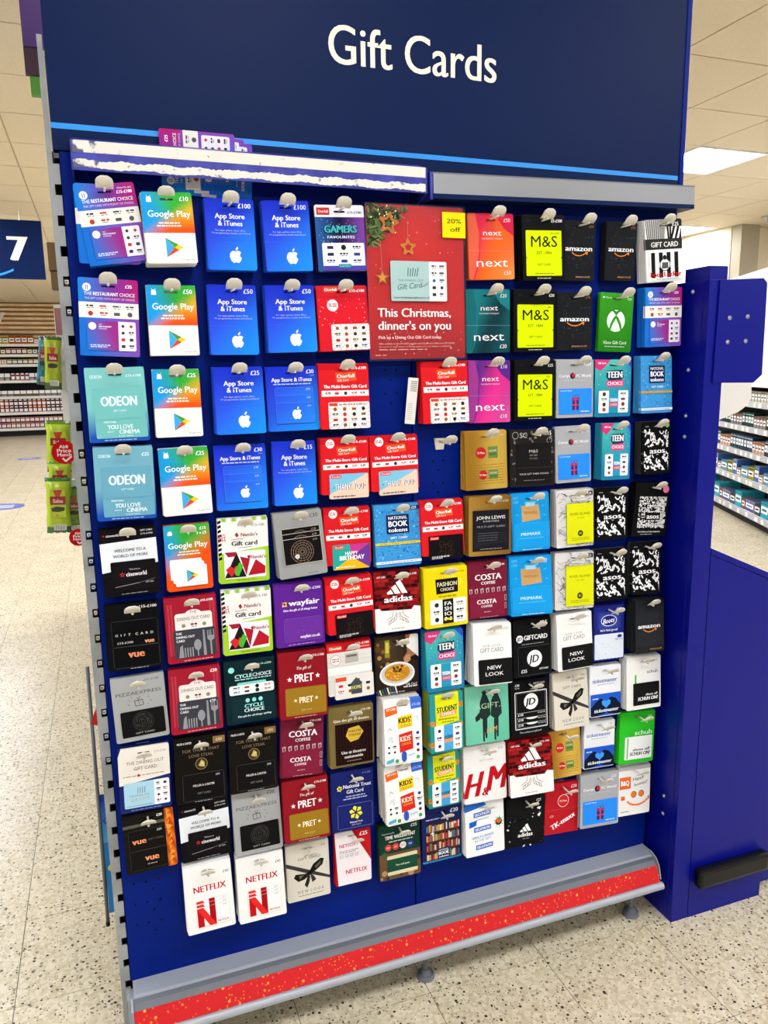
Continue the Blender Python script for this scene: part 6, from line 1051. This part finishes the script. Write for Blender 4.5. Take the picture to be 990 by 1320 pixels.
# ---------------------------------------------------------------- far shelving wall in the left aisle
FY = 18.0
unit = thing('shelf_unit', 'long white shelf unit stocked with groceries on the far store wall', 'shelf unit')
LZ = [0.14, 0.50, 0.86, 1.22, 1.58, 1.80, 2.03]
for z in LZ: box('shelf', -3.2, -0.75, FY, FY + 0.5, z, z + 0.03, M['white'], unit); box('price_rail', -3.2, -0.75, FY - 0.012, FY - 0.001, z - 0.015, z + 0.045, M['white'], unit)
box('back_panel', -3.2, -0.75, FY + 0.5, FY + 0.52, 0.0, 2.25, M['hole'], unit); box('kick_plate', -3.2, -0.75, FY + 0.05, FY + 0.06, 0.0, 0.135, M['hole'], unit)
kinds = [
 ('on the lowest shelf of the far wall', [('dark red packet', carton(.09, .1, .13, 'a02830', '7a3038', 'd8c0b8')), ('pinkish brown packet', carton(.09, .1, .13, 'a87868', '8a3a34', 'd8c8b8'))], 2),
 ('on the second lowest shelf of the far wall', [('orange jar', jar(.045, .15, 'c05a24', 'a04428', '6a2418')), ('dark plum jar', jar(.045, .15, '3a2426', '7a5050', '8a2a30'))], 2),
 ('on the third shelf up of the far wall', [('dark grey tub', tray(.12, .12, .14, '242426', '8a8684', '6a6866')), ('tan tub', tray(.12, .12, .14, '9a8c70', '6a5a40', '5a4a38'))], 1),
 ('at eye level on the far wall', [('mid grey tub', tray(.11, .12, .17, '6a6a6c', 'a8a6a2', '343436')), ('crimson tin', jar(.045, .17, '8a1c24', 'c09090', '701820'))], 1),
 ('on the third shelf down of the far wall', [('red snack box', carton(.1, .1, .13, 'a02424', 'd8b8a8', '601818')), ('olive snack box', carton(.1, .1, .13, '6a6a38', '3c4a20', 'c8b878')), ('amber snack box', carton(.1, .1, .13, '9a6a38', '6a4420', 'd8b888'))], 1),
 ('on the second shelf down of the far wall', [('brown box', carton(.1, .1, .15, '4a3420', '8a6a40', '241a12')), ('bright red box', carton(.1, .1, .15, 'a02020', '5a1414', 'e0c8b8'))], 1),
 ('on the top shelf of the far wall', [('yellow box', carton(.12, .1, .18, 'd8c030', 'b0a020', '4a4a20')), ('orange box', carton(.12, .1, .2, 'd8772a', 'b05a1c', '7a3a1c')), ('brown and cream box', carton(.1, .1, .14, '8a6a58', 'd0c4b4', 'a83030'))], 1)]
for z, (where, ms, rows_) in zip(LZ, kinds):
    for lv in range(rows_):
        x = -2.35; k = 0
        while x < -0.8:
            desc, m = ms[(k // 4) % len(ms)]; wd = max(v.co.x for v in m.vertices) * 2; hh = max(v.co.z for v in m.vertices)
            nm = m.name.split('.')[0]; o = link({'carton': 'grocery_box', 'jar': 'food_jar', 'tray': 'food_tub'}[nm], m); o.location = (x + wd / 2, FY + 0.02, z + 0.0305 + lv * (hh + .001)); lab = f'{desc} {where}' if lv == 0 else f'upper {desc} {where}'; tag(o, lab, desc.split()[-1], lab); x += wd + 0.01; k += 1
# slatted timber wall above the shelves
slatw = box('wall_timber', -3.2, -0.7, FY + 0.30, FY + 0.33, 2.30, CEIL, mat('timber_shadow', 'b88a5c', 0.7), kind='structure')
M['timber'] = mat('pale_timber', 'f4dcb4', 0.6, noise=(4, 'e4c898', 0.4, 0.6))
for i in range(8): box('slat', -3.2, -0.72, FY + 0.22, FY + 0.299, 2.22 + 0.1 * i, 2.27 + 0.1 * i, M['timber'], slatw)
wl = thing('wall_sign', 'white slanted letter sign on the timber slats', 'sign', None, (-1.93, FY + 0.2, 2.6)); letters('lettering', 'y', -0.17, 0.03, -0.02, 0.3, 0, M['white'], wl, 0.06)
# aisle number sign
s7 = thing('aisle_sign', 'hanging navy aisle sign with a white number seven', 'sign', None, (0, 7.0, 0))
box('sign_board', -1.9, -0.408, 0, 0.03, 2.322, 2.87, M['navy'], s7); letters('lettering', '7', -0.722, -0.572, 2.495, 0.222, -0.004, M['cream'], s7, 0.12)
bm = bmesh.new()
for i in range(12):
    t0, t1 = i / 12, (i + 1) / 12; f = lambda t: (-0.98 + 0.29 * t, 2.335 + 0.075 * t * t)
    (a, b), (d, e) = f(t0), f(t1); bm.faces.new([bm.verts.new(v) for v in ((a, -0.003, b - .012), (d, -0.003, e - .012), (d, -0.003, e + .008), (a, -0.003, b + .008))])
bm_link('swoosh', bm, M['stripe'], s7)
for x in (-1.6, -0.6): bm = bmesh.new(); cyl(bm, (x, 0.015, 2.87), (x, 0.015, 3.005), 0.003, 6); bm_link('hanging_wire', bm, M['steel'], s7)
M['decal'] = mat('blue_floor_decal', '5a62a8', 0.4)
for x, y, r, lab in ((-1.2, 12.72, 0.19, 'small blue round floor sticker farther down the aisle'), (-1.08, 7.62, 0.22, 'large blue round floor sticker nearer along the aisle')):
    t = thing('floor_sticker', lab, 'sticker', None, (x, y, 0.0)); bm = bmesh.new(); cyl(bm, (0, 0, 0.0002), (0, 0, 0.0012), r, 28); bm_link('disc', bm, M['decal'], t)
    bm = bmesh.new()
    for k in range(3): bx(bm, -r * .6, r * .5, -r * .45 + k * r * .35, -r * .3 + k * r * .35, 0.0012, 0.0018)
    bm_link('white_print', bm, M['white'], t)

# ---------------------------------------------------------------- goods hanging beside the display in the aisle
box('partition', -0.057, 1.2, 0.47, 3.4, 0, 2.1, M['upright'], kind='structure')
strip = thing('clip_strip', 'pale hanging clip strip behind the green snack bags', 'clip strip', None, (-0.098, 1.06, 0)); box('strip', -0.012, 0.014, 0, 0.004, 0.93, 1.62, M['white'], strip); box('arm', 0.010, 0.042, 0.0005, 0.0035, 1.55, 1.57, M['white'], strip)
bm = bmesh.new()
for k in range(7): bx(bm, -0.006, 0.006, -0.045, 0, 1.0 + k * .09, 1.006 + k * .09)
bm_link('clip', bm, M['white'], strip, kind='stuff')
def snack_bag(x, y, z, w, h, col, dark, label, roll=0, seed=1):
    bm = bmesh.new(); q = random.Random(seed); nx, nz = 10, 16; G_ = []
    for side in (-1, 1):
        g = []
        for j in range(nz + 1):
            r_ = []
            for i in range(nx + 1):
                u, v = i / nx * 2 - 1, j / nz * 2 - 1; b = min(1, (1 - u ** 4) * 1.0) * (1 - abs(v) ** 5); wv = 1 - 0.06 * (1 - v * v) + .03 * math.sin(v * 9)
                yy = side * (0.001 + 0.016 * b * (1 + 0.12 * math.sin(u * 7 + v * 5 + seed)))
                r_.append(bm.verts.new((u * w / 2 * wv, yy, v * h / 2 + (0.002 * math.sin(u * 12) if abs(v) > .95 else 0))))
            g.append(r_)
        G_.append(g)
        for j in range(nz):
            for i in range(nx): f = (g[j][i], g[j][i + 1], g[j + 1][i + 1], g[j + 1][i]); bm.faces.new(f if side < 0 else f[::-1])
    a, b = G_
    for j in range(nz): bm.faces.new((a[j][0], a[j + 1][0], b[j + 1][0], b[j][0])); bm.faces.new((a[j][nx], b[j][nx], b[j + 1][nx], a[j + 1][nx]))
    for i in range(nx): bm.faces.new((a[0][i], b[0][i], b[0][i + 1], a[0][i + 1])); bm.faces.new((a[nz][i], a[nz][i + 1], b[nz][i + 1], b[nz][i]))
    t = thing('snack_bag', label, 'snack bag', None, (x, y, z), (0, math.radians(roll), 0))
    cl = bm.loops.layers.float_color.new('Col')
    for f in bm.faces:
        v = f.calc_center_median().z / (h / 2)
        for l in f.loops: l[cl] = (*H(dark if v < -.72 or v > .93 else col), 1)
    bm_link('bag_film', bm, M['bag'], t, smooth=True)
    c = CV(w * .62, h * .5, col, 0.002, False, 0.0006, (0, h * .3), -0.0205, 'bag'); c.P([(20, 2), (80, 0), (60, 30), (40, 30)], 'c83a20'); c.RR(0, 24, 100, 54, '9a2020', 4); c.T(50, 34, 9, "McGregor's"[:0] + 'SPECIAL', 'f0c8b8', 70, 'c', .05) if 0 else None; c.T(50, 40, 13, 'Salsa', 'f4d8c8', 64, 'c', .06); c.T(50, 70, 14, 'Verde', '3a3a20', 76, 'c', .1, 8, .3) if 0 else c.P([(6, 66), (40, 60), (94, 64), (90, 76), (50, 80), (10, 78)], '2e3020'); c.C(44, 92, 8, 'e07a2a', 10); c.sides(); link('front_print', c.mesh('front_print'), None, t)
    c = CV(w * .5, h * .1, 'e8e8e0', 0.001, False, 0.0006, (0.004, -h * .33), -0.0195, 'bag'); [c.R(6 + i * 9, 8, 10 + i * 9, 92, '333') for i in range(10)]; c.sides(); link('barcode', c.mesh('barcode'), None, t)
M['bag'] = attr_mat('glossy_bag_film', 0.25, 0.6, 0.3)
snack_bag(-0.122, 1.0, 1.448, 0.048, 0.152, 'a8b818', '3a5c1a', 'green snack bag hanging alone above the price disc', 4, 1)
snack_bag(-0.150, 1.03, 1.455, 0.03, 0.14, '2a7a88', '1c4a58', 'teal edged snack bag just behind the upper green bag', 8, 4)
snack_bag(-0.129, 1.02, 1.20, 0.070, 0.155, 'b4cc1c', '5a8a1c', 'lime snack bag partly under the red price disc', 3, 2)
snack_bag(-0.131, 0.975, 1.10, 0.066, 0.12, 'b0c81a', '5a8a1c', 'lime snack bag in the middle of the lower bunch', 3, 5)
snack_bag(-0.140, 0.93, 1.035, 0.068, 0.165, 'b8d020', '2a6a28', 'lime snack bag at the front of the lower bunch', 3, 3)
snack_bag(-0.100, 0.99, 1.01, 0.05, 0.14, '6aa024', '3a6a24', 'darker green snack bag tucked behind the grey upright', 3, 6)
def disc(x, y, z, r, label):
    c = CV(2 * r, 2 * r, 'c8141c', r * .98, False, 0.001, (0, r)); c.T(50, 26, 14, 'Aldi', 'f6ece8', 34, 'c', .05); c.T(50, 43, 16, 'Price', 'f6ece8', 56, 'c', .06); c.T(50, 60, 13, 'Match', 'f6ece8', 56, 'c', .06); c.LN(42, 74, 54, 88, 7, 'f6ece8'); c.LN(53, 88, 78, 68, 7, 'f6ece8'); c.sides()
    o = link('price_disc', c.mesh('price_disc')); o.location = (x, y, z); tag(o, label, 'price label'); box('stem', 0.01 - .0015, 0.01 + .0015, 0.001, 1.06 - y, -.003, 0.0, M['white'], o)
disc(-0.105, 0.8, 1.203, 0.033, 'red round price match disc over the lime snack bags')
disc(-0.088, 0.8, 0.960, 0.025, 'smaller red price match disc below the snack bags')
f = thing('aisle_fin', 'purple overhead aisle fin beside the navy header', 'sign', None, (0, 1.0, 0))
M['purple'] = mat('purple_fin', '4a2a6e', 0.5); M['plum'] = mat('plum_fin', '3a1a30', 0.55)
box('upper_panel', -0.124, -0.066, 0, 0.02, 2.303, 2.62, M['purple'], f); box('lower_panel', -0.124, -0.086, 0.002, 0.02, 2.232, 2.300, M['plum'], f)
box('header_pack', -0.114, -0.089, 1.005, 1.03, 2.182, 2.229, mat('grass_green_pack', '4c8a2c', 0.5), None)
tag(bpy.data.objects['header_pack'], 'small green pack peeping out under the purple fin', 'pack')
cb = thing('cardboard_box', 'brown cardboard box behind the grey slotted upright', 'box', None, (0, 1.0, 0)); M['card'] = mat('brown_cardboard', '7a6040', 0.8)
box('upper_carton', -0.110, -0.085, 0, 0.06, 1.712, 1.789, M['card'], cb, .001); box('lower_carton', -0.107, -0.083, 0.003, 0.06, 1.660, 1.709, M['card'], cb, .001)
box('pink_card', -0.106, -0.088, 1.0, 1.004, 1.529, 1.606, mat('dusty_pink_card', '9a6a70', 0.6), None); tag(bpy.data.objects['pink_card'], 'dusty pink shelf card behind the slotted upright', 'card')
# poster holder low on the upright
ph = thing('poster_holder', 'slim clear poster holder low beside the slotted upright', 'poster holder', None, (0, 0.1, 0))
bm = bmesh.new(); cyl(bm, (-0.0665, 0, 0.83), (-0.0715, 0, 0.245), 0.0038, 10); bm_link('tube', bm, M['dgrey'], ph, smooth=True)
bm = bmesh.new(); cyl(bm, (-0.0716, 0, 0.246), (-0.0717, 0, 0.236), 0.0046, 10); bm_link('end_plug', bm, M['black'], ph)
c = CV(0.024, 0.28, '2a86cc', 0.001, False, 0.001, (-0.055, 0.545)); c.R(0, 0, 100, 6, '1c3a9a'); c.G(0, 6, 100, 40, lambda x, y: mix(H('1c4ab8'), H('58b0e0'), (y - 6) / 34), 1, 5); c.C(80, 62, 60, 'e0dc50', 16, 40); c.T(40, 24, 6, 'kids', 'eef', 80, 'c', .1) if 0 else None; c.ring(50, 22, 34, 12, '1c46b0', 12); c.P([(50, 36), (90, 50), (60, 58)], '4a2a4a'); c.sides(); link('printed_poster', c.mesh('printed_poster'), None, ph)
box('clear_sheet', -0.068, -0.046, -0.002, 0.0, 0.25, 0.83, M['clear'], ph)
bm = bmesh.new(); prism(bm, [(-0.071, 0.708), (-0.056, 0.742), (-0.054, 0.702)], 0.095, 0.097, 'y'); o = bm_link('red_flag', bm, mat('red_flag_card', 'cc1a14', 0.5)); tag(o, 'tiny red triangular flag poking out left of the upright', 'flag')
for zs, col, nm in (((1.545, 1.495), 'a87850', 'tan'), ((1.283, 1.232, 1.182), 'd8c830', 'yellow'), ((1.13, 1.08, 1.03), '3a80b0', 'blue'), ((0.98, 0.93, 0.878, 0.828), 'e0a830', 'amber'), ((0.777, 0.727, 0.676), 'a8a0b8', 'lilac')):
    for k, z in enumerate(zs):
        z = 0.053 + round((z - 0.053) / 0.0505) * 0.0505
        o = link('slot_pack', carton(.0075, .03, .013, col, 'd8d8d0', '444')); o.location = (-0.0393, 0.006, z + 0.002); tag(o, f'{nm} pack edge seen through the upright slots', 'pack', f'{nm} pack edges in the upright slots')

# ---------------------------------------------------------------- shelf run in the right aisle
ang = math.atan2(0.9057, 0.4240)
ru = thing('gondola', 'white gondola of small boxed goods seen past the blue cabinet', 'shelf unit', None, (5.117, 3.294, 0), (0, 0, ang))
RZ = [0.12, 0.40, 0.64, 0.86, 1.08]
M['rail'] = mat('grey_price_rail', 'b4b4bc', 0.4); M['pricet'] = mat('price_ticket_card', 'eeeae0', 0.6)
for i, z in enumerate(RZ):
    box('shelf', -1.2, 2.6, -0.42, -0.01, z - 0.02, z - 0.002, M['white'], ru); box('price_rail', -1.2, 2.6, -0.008, 0.004, z - 0.045, z + 0.004, M['rail'], ru)
    bm = bmesh.new(); q = random.Random(i); x = -1.1
    while x < 2.5: bx(bm, x, x + q.uniform(.04, .07), 0.004, 0.006, z - 0.04, z - 0.002); x += q.uniform(.1, .22)
    bm_link('price_tickets', bm, M['pricet'], ru, kind='stuff')
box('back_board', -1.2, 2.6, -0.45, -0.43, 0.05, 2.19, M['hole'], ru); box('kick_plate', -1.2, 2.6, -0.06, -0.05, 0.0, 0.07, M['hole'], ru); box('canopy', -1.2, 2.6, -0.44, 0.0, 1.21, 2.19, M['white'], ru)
goods = [
 (0.12, [('teal box', carton(.16, .2, .14, '1c8a9c', '2aa0b0', '146a78')), ('charcoal box', carton(.12, .2, .1, '26282c', '4a4a50', '111')), ('pale grey box', carton(.2, .2, .1, 'a8a8a4', '4a5a90', '888890')), ('small red box', carton(.07, .1, .1, 'b83030', '8a5048', '303030'))], 'on the lowest shelf, right aisle'),
 (0.40, [('yellow box', carton(.13, .2, .11, 'c8b418', '8a8420', '202014')), ('sky blue box', carton(.16, .2, .1, '4088a8', '7098a8', '2a5a80')), ('small orange box', carton(.09, .15, .07, 'b05a2a', 'c8b8a0', '5a2a14')), ('silver box', carton(.09, .15, .14, 'a8acb0', '3a68b0', '8a8a90'))], 'on the second lowest shelf, right aisle'),
 (0.64, [('blue slim pack', carton(.055, .1, .13, '446a90', '26323c', 'a8b8c4')), ('paler blue slim pack', carton(.055, .1, .13, '5480a0', '1c242c', '98a8b4')), ('rust slim pack', carton(.06, .1, .1, 'a85a30', 'c8a890', '4a2414'))], 'on the middle shelf, right aisle'),
 (0.86, [('green slim pack', carton(.055, .1, .12, '2a7068', '16201e', '88a8a0')), ('dark brown pack', carton(.06, .1, .1, '3a3230', '8a8078', '8a3a30'))], 'on the fourth shelf up, right aisle'),
 (1.08, [('beige slim pack', carton(.055, .1, .09, '8a8478', 'c8c0b0', '3a342c'))], 'on the highest shelf, right aisle')]
ca, sa = math.cos(ang), math.sin(ang)
for z, ms, where in goods:
    x = -1.15; k = 0; q = random.Random(int(z * 100))
    while x < 1.9:
        desc, m = ms[(k // (1 if z < .5 else 4)) % len(ms)]; wd = max(v.co.x for v in m.vertices) * 2; lab = f'{desc} {where}'
        px, py = x + wd / 2, -0.03; o = link('boxed_goods', m); o.location = (5.117 + px * ca - py * sa, 3.294 + px * sa + py * ca, z - 0.0015); o.rotation_euler = (0, 0, ang + math.pi); tag(o, lab, desc.split()[-1], lab); x += wd + q.uniform(.004, .02); k += 1
bm = bmesh.new(); pts = [(2.851, 1.335), (3.04, 1.335), (3.045, 1.26), (3.03, 1.225), (3.005, 1.2), (2.97, 1.18), (2.90, 1.158), (2.851, 1.145)]; prism(bm, pts, 1.5, 1.506, 'y'); bx(bm, 2.76, 2.775, 1.5, 1.51, 0, 1.34); bx(bm, 2.76, 2.86, 1.5015, 1.5045, 1.25, 1.3); o = bm_link('white_fin', bm, M['white']); tag(o, 'blank white curved plastic fin under the blue bracket plate', 'fin')
bm = bmesh.new(); cyl(bm, (7.05, 5.4, 2.999), (7.05, 5.4, 2.985), 0.07, 16); cyl(bm, (7.05, 5.4, 2.985), (7.05, 5.4, 2.93), 0.018, 10, 0.008); o = bm_link('ceiling_sprinkler', bm, M['steel']); tag(o, 'small ceiling sprinkler near the taupe pillar', 'sprinkler')
bpy.data.objects.remove(_fo)
